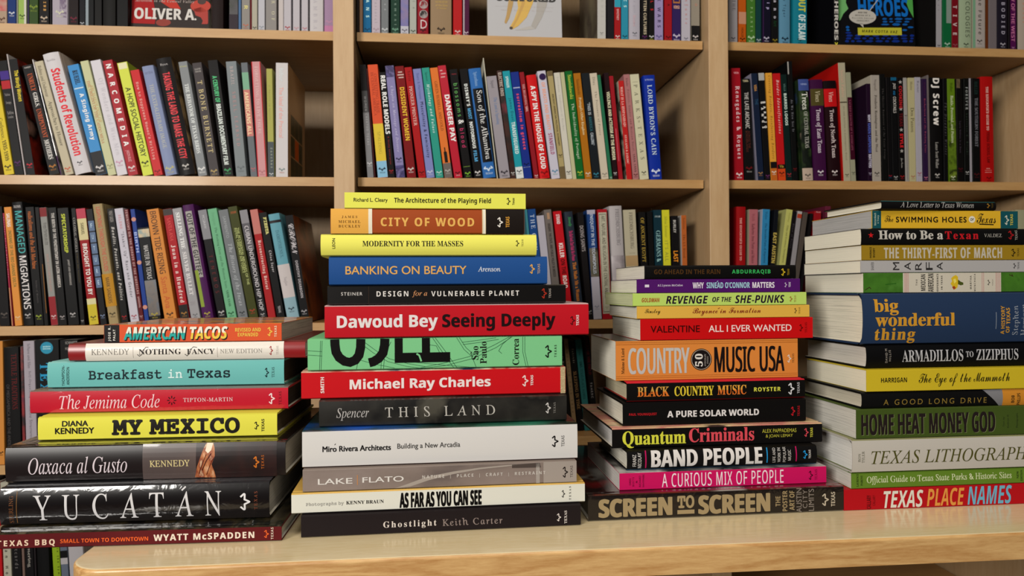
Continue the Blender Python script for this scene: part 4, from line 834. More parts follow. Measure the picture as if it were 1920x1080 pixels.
def yl(a, b):                    # the shelf's upper edge in the picture, from x = 0 to x = 1920
    return lambda x: a + (b - a) * x / 1920.0
k_ = '#100e10'; wt = '#dcd8d8'
b2 = yl(325.5, 339)
sky = picture(('#2c3c24', '#3c5030', '#20301c', '#182410'), 30)
R2L = 'second shelf, red-cover bay'
shelf([
 (8, -20, 162, 19, '#d8c030', 'yellow', 'yellow book with black lettering', [('Conference, 1935-1939', 'R', '#2a2410', 222, 300, .3, .7)], ('#2a2410', 311)),
 (28, -4, 115, 17, k_, 'banded', 'black book with purple and red bands', [('=', '#3c2080', 134, 150), ('=', '#b01420', 152, 167), ('Nation', 'R', '#8a8684', 175, 180, .2, .8, 'u'), ('Design', 'R', '#8a8684', 190, 196, .2, .8, 'u'), ('Sublime', 'R', '#8a8684', 208, 214, .2, .9, 'u'), ('London', 'R', '#8a8684', 216, 221, .2, .8, 'u')], ('#5c2468', 303)),
 (46, 12, 102, 4.2, '#b8b0b0', 'thin white', 'very thin pale book without lettering', [], None),
 (50.5, 16.5, 112, 16, k_, 'black', 'black book with short yellow lettering', [('The Wordy Women', 'Bx', '#c8b428', 133, 190, .3, .85)], ('#c81c30', 307), {'front': picture(('#0c0a0a', '#1c0c0a', '#a02818', '#0e0c0c', '#b88878'), 12)}),
 (93, 41, 124, 20, k_, 'orange-on-black', 'black book with orange and white lettering', [('NAREM', 'S', '#a8a4a0', 127, 130, .2, .8, 'u'), ('UNRULY', 'RB', '#a84820', 140, 172, .35, .72), ('GIRLS,', 'RB', '#c8c4c0', 175, 201, .35, .72), ('UNREPENTANT', 'RB', '#a84820', 205, 258, .35, .72), ('MOTHERS', 'RB', '#c8c4c0', 262, 298, .35, .72)], ('#b87830', 311)),
 (114, 60, 112, 6.5, picture(('#0c0a0a', '#c8c0c0', '#141010', '#3c1440'), 18), 'mottled', 'thin mottled black and white book', [('=', '#44184c', 290, 330)], None),
 (122, 64, 117, 17, '#beb49a', 'beige', 'beige book with dark serif title', [('Robins and Underwear', 'R', '#5a5040', 125, 182, .3, .6), ('Approaches to Homer', 'R', '#3a3428', 190, 273, .3, .75)], ('#c85c40', 315)),
 (141, 79, 104, 34, '#d2ced2', 'thick white', 'thick white hardback with large red title', [('Bonilla', 'R', '#8a8688', 115, 118.5, .2, .7, 'u'), ('Students of Revolution', 'BH', '#c02430', 133, 293, .34, .78)], ('#3a3a40', 306, .3), {'bulge': .004, 'hard': True, 'page': '#b8a898', 'front': '#c8b8ac'}),
 (180, 126, 124, 22, '#3c8ccc', 'blue', 'blue book with white title above a black foot', [('=', '#1c1c20', 284, 332), ('RUEHL', 'RH', '#142030', 134, 160, .35, .7), ('=', '#c8dce8', 166, 168, .1, .9, .0002), ('A Singing Army', 'BH', '#d0e0f0', 177, 263, .35, .75)], ('#d8d4d4', 313)),
 (203, 150, 116, 16, '#c4c69c', 'pale olive', 'pale olive book with rust lettering', [('THE ORIGINS OF THE CADDO MESA', 'R', '#a85c3c', 152, 268, .25, .5), ('ARCHAEOLOGY OF', 'R', '#b08850', 160, 230, .55, .8)], ('#9c9c74', 309)),
 (220, 169, 115, 20, '#d4d0d8', 'white', 'white book with pale grey title', [('Of Wonders and Wise Men', 'R', '#a8a4ac', 148, 290, .3, .75)], ('#d09cb8', 303)),
 (241, 192, 115, 19, '#a82430', 'red', 'red book with white stacked sans capitals', [('NARCOMEDIA', 'BH', '#dcd0d0', 122, 273, .3, .72), ('JASON RUIZ', 'Sx', '#d89ca0', 281, 302, .3, .6)], ('#e4dcdc', 313)),
 (268, 219, 119, 20, '#d2dc50', 'lime', 'lime yellow book with thin dark capitals', [('=', '#e4e0b4', 120, 131, .1, .9), ('A HOPI SOCIAL HISTORY', 'SM', '#1c2414', 165, 293, .3, .72)], ('#1c2010', 304), {'front': '#a8b838'}),
 (289, 244, 133, 17, '#c8282c', 'red', 'red book with a pink typewriter title', [("How to Suppress Women's Writing", 'MB', '#e89890', 155, 298, .3, .62)], ('#7c1418', 320)),
 (310, 265, 126, 24, '#8490b4', 'grey-blue', 'grey-blue book with small pale capitals', [('KATZEW', 'S', '#606888', 137, 141, .2, .8, 'u'), ('THE EXTRALITERARY IMAGE', 'R', '#a8a898', 160, 278, .38, .6)], ('#b8b488', 315)),
 (337, 291, 112, 32, '#1e1a1c', 'black', 'thick black hardback with red condensed title', [('Ryan', 'R', '#b8b4b4', 122, 127, .25, .7, 'u'), ('TAKING THE LAND TO MAKE THE CITY', 'Bx', '#c83840', 139, 298, .32, .66)], ('#c8c4c0', 311, .4), {'hard': True, 'bulge': .003, 'front': picture(('#8c6c3c', '#3a2818', '#a88858'), 20)}),
 (372, 334, 117, 17, '#84888c', 'grey', 'grey book with white capitals', [('Richardson', 'R', '#b8b878', 124, 127, .1, .9, 'u'), ('THE BEHAVIOR OF TEXAS BIRDS', 'RB', '#c8ccd0', 158, 286, .32, .66)], ('#e8e8e8', 315, .8)),
 (394, 360, 119, 18, '#464042', 'dark taupe', 'dark taupe book with tan serif capitals', [('LLOYD', 'S', '#a8a4a0', 129, 132, .2, .8, 'u'), ('SACHS', 'S', '#a8a4a0', 133.5, 136.5, .2, .8, 'u'), ('T BONE BURNETT', 'RM', '#b8a878', 152, 285, .3, .7)], ('#b8a068', 319)),
 (419, 389, 114, 19, '#1c191a', 'black', 'black book with green and white lettering', [('A CENTURY OF', 'BH', '#48a870', 143, 192, .3, .66), ('BRAZILIAN DOCUMENTARY FILM', 'BHx', '#c0c8c4', 195, 307, .3, .66)], ('#48a468', 317)),
 (443, 423, 116, 20, '#7e868a', 'grey', 'grey-green book with faint red capitals', [('BRAZIL', 'R', '#a89898', 125, 160, .4, .6), ('SHELL LEARNED', 'R', '#a87878', 172, 272, .4, .6)], ('#6c7478', 312)),
 (470, 451.5, 118, 12.5, '#686e74', 'patched', 'slim grey book with green and pink patches', [('=', '#7cac90', 136, 168), ('=', '#c87c74', 168, 254), ('AMERICANS ALL', 'BHx', '#e0b490', 172, 252, .2, .7)], ('#c06c74', 314)),
 (483.5, 471, 116, 17, '#cc9498', 'pink', 'pink book with bright red edges', [('=', '#c8202c', 116, 331, .01, .1), ('=', '#c8202c', 116, 331, .9, .99), ('FORGETTING TO LIVE THERE', 'R', '#dcb0b0', 125, 250, .38, .62)], ('#b87880', 319)),
 (503, 499, 129, 11.5, '#a8a858', 'olive', 'slim olive book with a dark grey foot', [('=', '#4c5458', 264, 331), ('I, Patria is Spirit', 'M', '#7c7c4c', 160, 223, .3, .55), ('Sanchez', 'M', '#98a08c', 275, 312, .5, .75)], ('#c8ccd0', 325)),
 (517, 517, 118, 23, '#cecacc', 'white', 'white upright paperback with thin red title', [('Balfour', 'S', '#b8c0c4', 128, 152, .35, .6), ('The Ideal of the Practical', 'S', '#cc8c84', 163, 256, .32, .56)], ('#7c8c8c', 315, .5, '#c08078'), {'front': picture(('#a8845c', '#b08c64', '#9c7850'), 5, .5), 'W': .19, 'hard': False, 'panes': True}),
], z2, b2, R2L, group='books on the second shelf, red-cover bay')

R2C = 'second shelf, banana-cover bay'
shelf([
 (689, 674, 122, 12, '#4a4a4c', 'charcoal', 'slim black-to-grey book with pale lettering', [('=', '#161416', 122, 170), ('=', '#7c7c80', 210, 335), ('WOMEN CREATED TEXAS', 'S', '#98989c', 180, 270, .4, .65)], ('#c8c8cc', 304, .8)),
 (701.5, 686.5, 129, 6, '#3c0c10', 'maroon', 'thin dark maroon book without visible lettering', [], None),
 (708.5, 689, 122, 19, '#d85430', 'orange', 'orange, yellow and sky-blue banded book', [('=', '#dcc03c', 231, 300), ('=', '#88bcdc', 300, 335), ('CONTESTING TRADE', 'R', '#8c3020', 139, 212, .58, .76), ('IN CENTRAL AMERICA', 'R', '#8c3020', 136, 216, .26, .44), ('SPALDING', 'R', '#8c8030', 246, 287, .4, .6)], ('#1c2c3c', 315)),
 (729, 711, 136, 11.5, '#181416', 'black', 'black book with bold white capitals over red', [('REAL ROLE MODELS', 'BHx', '#e0dcdc', 142, 250, .2, .85), ('A Young Generation', 'B', '#8c2024', 255, 306, .4, .6)], ('#a82428', 318)),
 (743.5, 722, 124, 16, '#8680b0', 'lavender', 'lavender book with patterned ends and pale italic title', [('=', picture(('#8078b0', '#2c2458', '#504888'), 90), 124, 145), ('=', picture(('#8078b0', '#2c2458', '#504888'), 90), 308, 335), ('Chaplin on Marriage and Divorce', 'RI', '#b4b0d0', 162, 283, .35, .68)], ('#1c1838', 296)),
 (763.5, 740, 125, 17, '#781014', 'dark red', 'dark red book with yellow condensed capitals', [('=', '#d0b8b0', 135, 137, .3, .75), ('=', '#d0b8b0', 140, 142, .2, .9), ('=', '#d0b8b0', 145, 147, .3, .85), ('DISSIDENT WOMEN', 'Bx', '#dca830', 164, 262, .34, .74)], ('#dcd4d0', 315)),
 (785, 758, 127, 14, '#a81418', 'red', 'red book with white serif capitals', [('Solis', 'R', '#48080a', 134, 152, .4, .65), ('PIONEER PRINTER', 'R', '#d8b8b0', 162, 235, .35, .68)], ('#480808', 321)),
 (800, 774, 130, 15.5, '#7c84bc', 'periwinkle', 'periwinkle book with black sans title', [('Stern & Herrmann', 'S', '#4c5488', 138, 186, .4, .62), ('Masculinity & Femininity', 'SM', '#141838', 191, 294, .33, .7)], ('#c8cce4', 320)),
 (817.5, 790.5, 128, 14.5, '#2c9484', 'teal', 'teal green book with a white script-like title', [('Spencer', 'R', '#1c5850', 136, 153, .35, .6), ('Mythology and Values', 'RBI', '#b8e0d8', 158, 248, .32, .68)], ('#b8dcd4', 321)),
 (834, 806, 128, 15, '#dc7430', 'orange', 'orange book with rust capitals and small black rider', [('GREEN RUSSELL AND GOLD', 'R', '#6c3414', 153, 244, .38, .64), ('=', '#6c6460', 304, 335), ('=', '#1c1814', 283, 303, .3, .7, .0003), ('=', '#1c1814', 275, 284, .42, .56, .0003)], ('#b8b4b0', 318)),
 (852, 820.5, 124, 15.5, mat('#b81830', .2, .6), 'crimson', 'glossy crimson book with bold white capitals', [('=', '#d8a8a8', 132, 134, .2, .5), ('=', '#d8a8a8', 138, 140, .25, .85), ('=', '#d8a8a8', 144, 146, .2, .7), ('DANGER PAY', 'BHx', '#e8dcdc', 178, 265, .34, .84)], ('#300810', 322, .6, '#e0c8c8')),
 (870.5, 842, 131, 15.5, k_, 'green-on-black', 'black book with green and pink spaced lettering', [('TEXAS', 'S', '#98303c', 139, 141, .2, .8, 'u'), ('blossoms', 'NT', '#60a858', 157, 218, .34, .72), ('&', 'RH', '#d8d4d0', 224, 232, .3, .85), ('blood', 'NT', '#b83060', 240, 275, .34, .72), ('=', '#6c8838', 310, 311, .1, .9)], ('#80b838', 323)),
 (889.5, 861, 130, 15.5, k_, 'black', 'black book with blue and white poster lettering', [("DISNEY'S", 'BH', '#c8ccd0', 158, 199, .38, .68), ('MOST', 'BH', '#488cb8', 203, 223, .38, .68), ('NOTORIOUS', 'BH', '#c8ccd0', 228, 277, .38, .68), ('FILM', 'BH', '#488cb8', 281, 301, .38, .68)], ('#e0dcdc', 321)),
 (906, 877.5, 130, 24.5, '#2c68b0', 'blue', 'blue book with white title on a black panel', [('Spitzenhouse', 'R', '#88a8d0', 137, 163, .35, .6), ('=', '#0c0c10', 167, 303, .14, .92), ('Son of the Alhambra', 'R', '#d8d8dc', 171, 298, .32, .8, )], ('#c8dcf0', 315, .8)),
 (932, 905.5, 109, 4.5, '#d0ccb8', 'thin cream', 'tall thin cream board without lettering', [], None, {'W': .2}),
 (937.5, 911.5, 144, 19.5, '#98929a', 'grey', 'grey book with faded blue title', [('Siptel', 'R', '#605c64', 152, 166, .35, .6), ('The Land is Speaking', 'R', '#4c6c98', 183, 233, .38, .7)], ('#2c2830', 321)),
 (958, 931, 133, 10.5, picture(('#241410', '#3c1c14', '#1c100c', '#6c2430'), 20), 'dark brown', 'slim dark brown picture-spine book', [('ELECTRIC EROS', 'B', '#a89c94', 137, 180, .25, .75)], ('#d0ccc8', 322)),
 (968.5, 942, 134, 14, '#1c94a4', 'cyan', 'cyan book with teal and white lettering', [('SPENGER', 'B', '#b8e0e4', 144, 165, .35, .62), ('James Dean', 'S', '#0c4c5c', 184, 225, .35, .68), ('TRANSFIGURED', 'B', '#c0e4e8', 228, 287, .32, .72), ('=', '#d8dcdc', 311, 335)], ('#1c2c38', 319)),
 (983, 957, 136, 15.5, '#142c84', 'navy', 'navy book with coral lower-case title', [('=', '#a8b0d0', 164, 166, .1, .9), ('surrealism in greece', 'BH', '#d04454', 176, 279, .32, .7), ('=', '#8898c8', 311, 312, .1, .9)], ('#0c1848', 306)),
 (1002, 973.5, 136, 9, '#8c1420', 'crimson', 'slim crimson book with pale lettering', [('THE BEGINNING 1001', 'R', '#d0a4a4', 158, 209, .3, .68)], ('#d8c4c4', 327)),
 (1012, 986, 142, 20, '#cc1418', 'red', 'red book with white heavy sans capitals', [('A SPY IN THE HOUSE OF LOUD', 'BHx', '#ecdcdc', 162, 315, .32, .68)], ('#78080c', 322)),
 (1034.5, 1007, 134, 16, '#c4c0d0', 'lilac-white', 'lilac-white book with orange and purple lettering', [('o', '#2c1848', 145, .55, .4), ('OF BEASTS AND BEAUTY', 'B', '#d08868', 155, 243, .36, .66), ('STANFIELD', 'B', '#882450', 249, 288, .34, .7)], ('#4c88a8', 319, .7, '#60a890')),
 (1051.5, 1026, 134, 10, '#a89868', 'tan', 'slim tan book with small dark capitals', [('=', '#6c5c40', 134, 143), ('=', '#6c5c40', 310, 336), ('ANCIENT AMERICAN POLITICAL ECONOMY', 'B', '#4c4028', 176, 272, .4, .62)], ('#2c2414', 289)),
 (1062, 1038.5, 137, 11.5, '#ccc8bc', 'cream', 'slim cream book with faint grey title', [('Starzmann  Landscapes of Bacchus', 'R', '#8c8c88', 145, 243, .36, .62)], ('#4c4c48', 320)),
 (1074, 1050.5, 136, 7.5, '#b8b890', 'light olive', 'thin light olive book without clear lettering', [], None),
 (1082, 1059, 134, 14, '#0c6024', 'green', 'green book with yellow and white serif title', [('Stanislawski', 'R', '#b8c444', 141, 186, .35, .72), ('The Individuality of Portugal', 'R', '#c0d8b8', 194, 296, .32, .7)], ('#b8c43c', 321)),
 (1097, 1075, 138, 13.5, '#a86810', 'ochre', 'ochre book with white title', [('Stanislawski', 'R', '#6c4008', 149, 178, .35, .65), ("Portugal's Other Kingdom", 'R', '#dcc8a0', 183, 252, .32, .68)], ('#d8d0c0', 323)),
 (1111.5, 1090, 138, 14.5, '#1c242c', 'slate', 'slate black book with small teal capitals', [('"THIS IS', 'B', '#98a0a8', 192, 215, .38, .65), ('AMERICA', 'B', '#2c6470', 218, 245, .38, .65), ('CALLING"', 'B', '#a0a8b0', 248, 271, .38, .65)], ('#3888a0', 324)),
 (1128, 1105.5, 138, 14, '#c8bca8', 'cream', 'cream book with plain dark title', [('Diaz', 'R', '#6c6458', 145, 160, .35, .6), ('The Prisoners of Perote', 'R', '#4c4438', 172, 252, .36, .64)], ('#8c8478', 324)),
 (1143, 1120, 141, 6, '#246c4c', 'dark green', 'thin dark green book', [], ('#c8d0cc', 330)),
 (1150, 1132, 137, 9.5, '#2c0c14', 'maroon-black', 'maroon-black book with cream capitals', [('VIOLENCE AND ACTIVISM AT THE BORDER', 'Bx', '#d8c8a8', 172, 298, .25, .8)], ('#d8d4d4', 322), {'W': .17}),
 (1160.5, 1142, 143, 8, '#981420', 'red', 'thin glossy red book without lettering', [('=', '#c05060', 240, 300, .3, .5)], None),
 (1175, 1159, 152, 10.5, '#b81c1c', 'red', 'short red book with pale capitals, zebra side', [('WHAT IS LA HISPANIDAD?', 'RB', '#d8a098', 163, 237, .3, .66), ('STAVANS & JAKSIC', 'RB', '#d8a098', 252, 305, .3, .62)], None, {'back': picture(('#0c0a08', '#c8c4b0', '#100e0c', '#b8b49c'), 30, .4, (1, 1, 1))}),
 (1187, 1169, 140, 11.5, '#a87070', 'dusty pink', 'dusty pink book with dark serif title', [('Slade', 'R', '#48282c', 147, 162, .35, .6), ('Politics, Gender and Mexican Novel, 1968-1988', 'R', '#48282c', 168, 320, .36, .62)], ('#5c2428', 325)),
 (1200, 1181, 140, 17, '#cac6a8', 'cream', 'cream book with widely spaced serif capitals', [('=', '#88846c', 154, 154.6, .2, .8), ('PARKS', 'R', '#4c4c3c', 159, 222, .35, .66), ('OF', 'R', '#6c6854', 225, 229, .4, .6, 'u'), ('TEXAS', 'R', '#4c4c3c', 236, 297, .35, .66)], ('#3c3c2c', 321, .5)),
 (1219, 1205, 142, 23, '#0c2c98', 'royal blue', 'royal blue book with white serif capitals', [('STRAIN', 'S', '#98a4d0', 149, 152, .15, .8, 'u'), ("LORD BYRON'S CAIN", 'RM', '#b8c8e8', 160, 289, .35, .62)], ('#d4dcf0', 319, .7), {'hard': True}),
], z2, b2, R2C, group='books on the second shelf, banana-cover bay')

R2R = 'second shelf, comic-cover bay'  # spine colours picked darker, with the light's falloff to the right painted in
tree = picture(('#141c14', '#0c120c', '#28381c', '#3c4c30'), 40)
shelf([
 (1378, 1371, 128, 17, '#980c1c', 'red', 'red book with a large white decorative title', [('VICA', 'B', '#d09098', 135, 138.5, .25, .8, 'u'), ('Renegades & Rogues', 'RM', '#dcb8bc', 161, 295, .3, .8)], ('#e8dcdc', 324)),
 (1397, 1389, 148, 17, '#0f0e0f', 'white-on-black', 'black book with tall white condensed capitals', [('YEBRA', 'B', '#a8a080', 150, 154, .2, .8, 'u'), ('THE LATE ARCHAIC', 'N', '#b8b4b0', 173, 240, .36, .7), ('ACROSS THE', 'S', '#5c2c24', 244, 276, .58, .72), ('BORDERLANDS', 'S', '#5c2c24', 244, 283, .32, .46)], ('#6c1418', 313, .7, '#a8a4a0')),
 (1421, 1408, 138, 12, '#101c34', 'navy', 'navy book with ochre lettering', [('VIDA', 'B', '#a87840', 159, 171, .4, .7), ('THE', 'S', '#2c5474', 185, 196, .4, .75)], ('#a87c48', 322), {'back': '#8c889c'}),
 (1434.5, 1421.5, 137, 11, '#0f0e10', 'white-topped', 'black book with a white top and blocky title', [('=', '#a8a8a8', 137, 151), ('BARRIO', 'BH', '#c8c4c0', 190, 239, .55, .85), ('GANGS', 'BH', '#c8c4c0', 190, 239, .15, .45)], ('#6c3068', 327)),
 (1446, 1435.5, 137, 12, '#d89834', 'amber', 'amber book with dark italic title', [('=', '#141012', 301, 313), ('=', '#b86020', 313, 338), ('Crossing Borders, Reinforcing Borders', 'RI', '#5c4018', 142, 295, .32, .7)], ('#e0d8c8', 320)),
 (1459.5, 1449, 138, 14, '#b81418', 'red', 'red book with white italic title and black band', [('=', '#141012', 306, 314), ('=', '#c84418', 314, 338), ('Border Identifications', 'RI', '#e0c4c0', 150, 249, .35, .72), ('Vila', 'R', '#c8a838', 307, 312, .25, .8, 'u')], ('#2c1010', 322)),
 (1475, 1464, 140, 11, '#0c2c28', 'dark green', 'dark green book with white condensed capitals', [('VILLA', 'B', '#587874', 157, 171, .4, .62), ('BARRIO LOGOS', 'Bx', '#b8c8c0', 175, 234, .35, .72)], ('#a82c38', 324)),
 (1487, 1475.5, 115, 9.5, '#0e0d0f', 'tall black', 'tall black book with a pale title in its middle', [('As We Now See It', 'R', '#7c7c84', 186, 245, .4, .7), ('=', '#a8a4a0', 116, 139, .05, .28)], ('#6c1418', 314)),
 (1505, 1496, 149, 19.5, tree, 'wooded', 'book with a tree photograph down its spine', [('=', '#3c4c8c', 149, 170), ('VINES', 'S', '#98a4c8', 157, 160, .2, .8, 'u'), ('=', '#b8a494', 313, 338), ('Trees', 'RM', '#c8c8c0', 173, 205, .32, .76), ('OF CENTRAL TEXAS', 'R', '#b0b0a8', 209, 276, .42, .7)], ('#3c3830', 326, .55), {'back': picture(('#3c4c8c', '#1c2c1c', '#28381c', '#101c10', '#8c7c6c'), 12)}),
 (1526.5, 1518, 150, 25, '#380c38', 'purple', 'wide purple book with an olive name band', [('=', '#4c4420', 167, 198), ('Vines', 'R', '#b8b090', 171, 191, .4, .65), ('Trees of East Texas', 'RM', '#c8bcc8', 204, 285, .32, .66)], ('#dcd4dc', 320, .45)),
 (1553.5, 1543, 152, 24, '#280810', 'maroon', 'wide maroon book with a bright red name band', [('=', '#140a0e', 152, 167), ('=', '#c01418', 167, 200), ('Vines', 'R', '#e0b0a8', 173, 191, .4, .65), ('Trees of North Texas', 'RM', '#c8b8b8', 205, 294, .32, .66)], ('#dcd0d0', 320, .45)),
 (1582, 1571, 118, 13.5, '#a8a088', 'cream', 'tall cream book with its red side showing', [('Social Fabric', 'R', '#b88c7c', 132, 182, .36, .66), ('=', '#3c3428', 190, 192), ('Art and Activism in Contemporary Brazil', 'R', '#6c6450', 198, 298, .4, .6)], ('#3c3424', 325, .5), {'back': '#c01410', 'W': .23}),
 (1596.5, 1586, 136, 9, '#94947c', 'sage', 'slim sage book with a maroon middle', [('=', '#38081c', 182, 297), ('SACRED LENGTH OF LANDSCAPE', 'R', '#8c4860', 187, 280, .36, .64)], ('#3c4434', 321)),
 (1628, 1624, 157, 8, '#2c0c30', 'plum', 'short plum book with white and blue capitals', [('WHY', 'Bx', '#b8b4c8', 214, 228, .25, .8), ('KAREN CARPENTER', 'Bx', '#4858a8', 230, 285, .25, .8), ('MATTERS', 'Bx', '#b8b4c8', 287, 312, .25, .8)], ('#a8a0b8', 322), {'back': '#2c1030', 'W': .12}),
 (1636.5, 1632.5, 141, 16.5, '#a09890', 'pale grey', 'pale grey book with dark slab title', [('Nupsall', 'R', '#605850', 149, 170, .35, .6), ('Frederic Remington and the West', 'RB', '#3c342c', 178, 283, .36, .62)], ('#2c2420', 322, .55), {'back': '#b0a898', 'W': .21}),
 (1655, 1649, 139, 10, '#0e0d0e', 'black', 'black book with faint grey lettering', [('The Shorter Romances of the Texas Fringe', 'R', '#5c5858', 166, 296, .35, .65)], None),
 (1666, 1661, 145, 7.5, '#0f0e11', 'plain black', 'thin plain black book', [('=', '#3c3434', 145, 330, .01, .06)], ('#901c2c', 327, .8, '#1c5c88')),
 (1674.5, 1669.5, 145, 11, '#0e0e10', 'blue-topped', 'black book with a blue top and white capitals', [('=', '#14587c', 145, 151), ('JAZZ', 'N', '#b8b4b0', 156, 167, .4, .8), ('AND', 'S', '#1c6ca0', 170, 178, .45, .7), ('COCKTAILS', 'N', '#b8b4b0', 181, 211, .4, .8)], ('#a8a8a8', 329)),
 (1686.5, 1682, 146, 11.5, '#100c0e', 'starred', 'black book with white stars and red capitals', [('COOKING', 'BHx', '#981c20', 161, 203, .3, .72), ('TEXAS', 'BHx', '#601418', 211, 236, .3, .72), ('STYLE', 'BHx', '#b81c20', 249, 275, .3, .72), ('Jane Grenier', 'C', '#a8a4a0', 294, 312, .3, .6)], ('#981c20', 328), {'stars': [(154, '#a8a4a0'), (203.5, '#a8a4a0'), (242, '#a8a4a0'), (281, '#a8a4a0')]}),
 (1698.5, 1693.5, 146, 6.5, '#989490', 'grey-white', 'thin grey-white book with a ruled lower half', [('=', '#4c4844', 215, 216, .1, .9), ('=', '#4c4844', 216, 335, .45, .55)], None),
 (1706, 1702.5, 146, 12.3, '#b0a880', 'cream', 'cream book with a dark serif title', [('Maine', 'R', '#6c6448', 153, 169, .35, .6), ('Dos Passos', 'R', '#3c3820', 201, 246, .35, .75)], ('#a05c48', 328, .6)),
 (1719, 1715, 145, 11, '#a4a0ac', 'light grey', 'light grey book with small dark lettering', [('Warner', 'R', '#3c3848', 151, 173, .4, .65), ('Shaping Up', 'R', '#7c7884', 205, 234, .4, .6)], ('#a05060', 322)),
 (1731.5, 1728, 148, 9.5, '#281438', 'violet', 'violet book with crimson lettering', [('Stafford', 'R', '#602848', 155, 178, .35, .65), ('Motherhood and the Working Class', 'R', '#984058', 184, 284, .32, .66)], ('#c07088', 330)),
 (1742, 1738, 141, 3, '#6c6464', 'thin grey', 'very thin grey book', [], None),
 (1746, 1742.5, 146, 22, '#0f0e0f', 'black', 'wide black book with huge white rounded letters', [('DJ Screw', 'BH', '#c4c0bc', 147, 234, .15, .75), ('Lance Scott Walker', 'R', '#a8a4a0', 265, 313, .42, .58)], ('#c8c4c0', 325, .4)),
 (1770.5, 1768, 147, 8.5, '#0f0e10', 'black', 'slim black book with grey italic title', [('The Decadent Winter', 'RI', '#585458', 192, 288, .3, .8)], None),
 (1780.5, 1776, 148, 14, '#5c7c14', 'green', 'leaf-green book with white title over grass', [('=', picture(('#3c5010', '#607c1c', '#1c2408', '#7c9430'), 40), 225, 338), ('Walker', 'R', '#2c3c0c', 155, 172, .4, .65), ('Rinkle, Perennial, and Prairies', 'R', '#c8d0b0', 179, 266, .36, .68)], ('#c8d0b0', 329, .6)),
 (1795.5, 1792.5, 148, 12, '#100e0e', 'black', 'black book with a small photograph at its top', [('=', picture(('#0c0a08', '#6c5c44', '#181410'), 40), 148, 165, .05, .6), ('Larry Nelson is a Navy', 'R', '#584c5c', 226, 284, .38, .6)], ('#481018', 314)),
 (1809, 1807, 147, 10, '#0e0f0e', 'black', 'black book with wide white serif capitals', [('FOREVER', 'R', '#a8acac', 163, 205, .35, .7), ('Lawrence E. Wright', 'R', '#3c5040', 212, 287, .35, .65)], ('#b8b8b8', 320)),
 (1820, 1817, 147, 3.2, '#98949c', 'thin white', 'very thin white book', [], None),
 (1824, 1822.5, 147, 14.5, '#0d0d0f', 'black', 'black book with grey serif capitals', [('HALLER', 'R', '#24403c', 153, 177, .35, .65), ('THE SOUTHERN FOREST', 'R', '#7c7c84', 183, 273, .38, .66)], ('#481418', 324)),
 (1842, 1838.5, 144, 23, '#a80c0c', 'bright red', 'bright red book with small white typewriter title', [("THE EDUCATOR'S GUIDE TO", 'MB', '#dca8a0', 163, 243, .42, .55), ('TEXAS SCHOOL LAW', 'MB', '#5c0808', 246, 303, .42, .55), ('=', '#d89890', 313, 314, .3, .6), ('=', '#d89890', 316.5, 317, .2, .75), ('=', '#d89890', 320, 320.8, .2, .75)], ('#5c0808', 331, .4)),
], z2, b2, R2R, group='books on the second shelf, comic-cover bay')

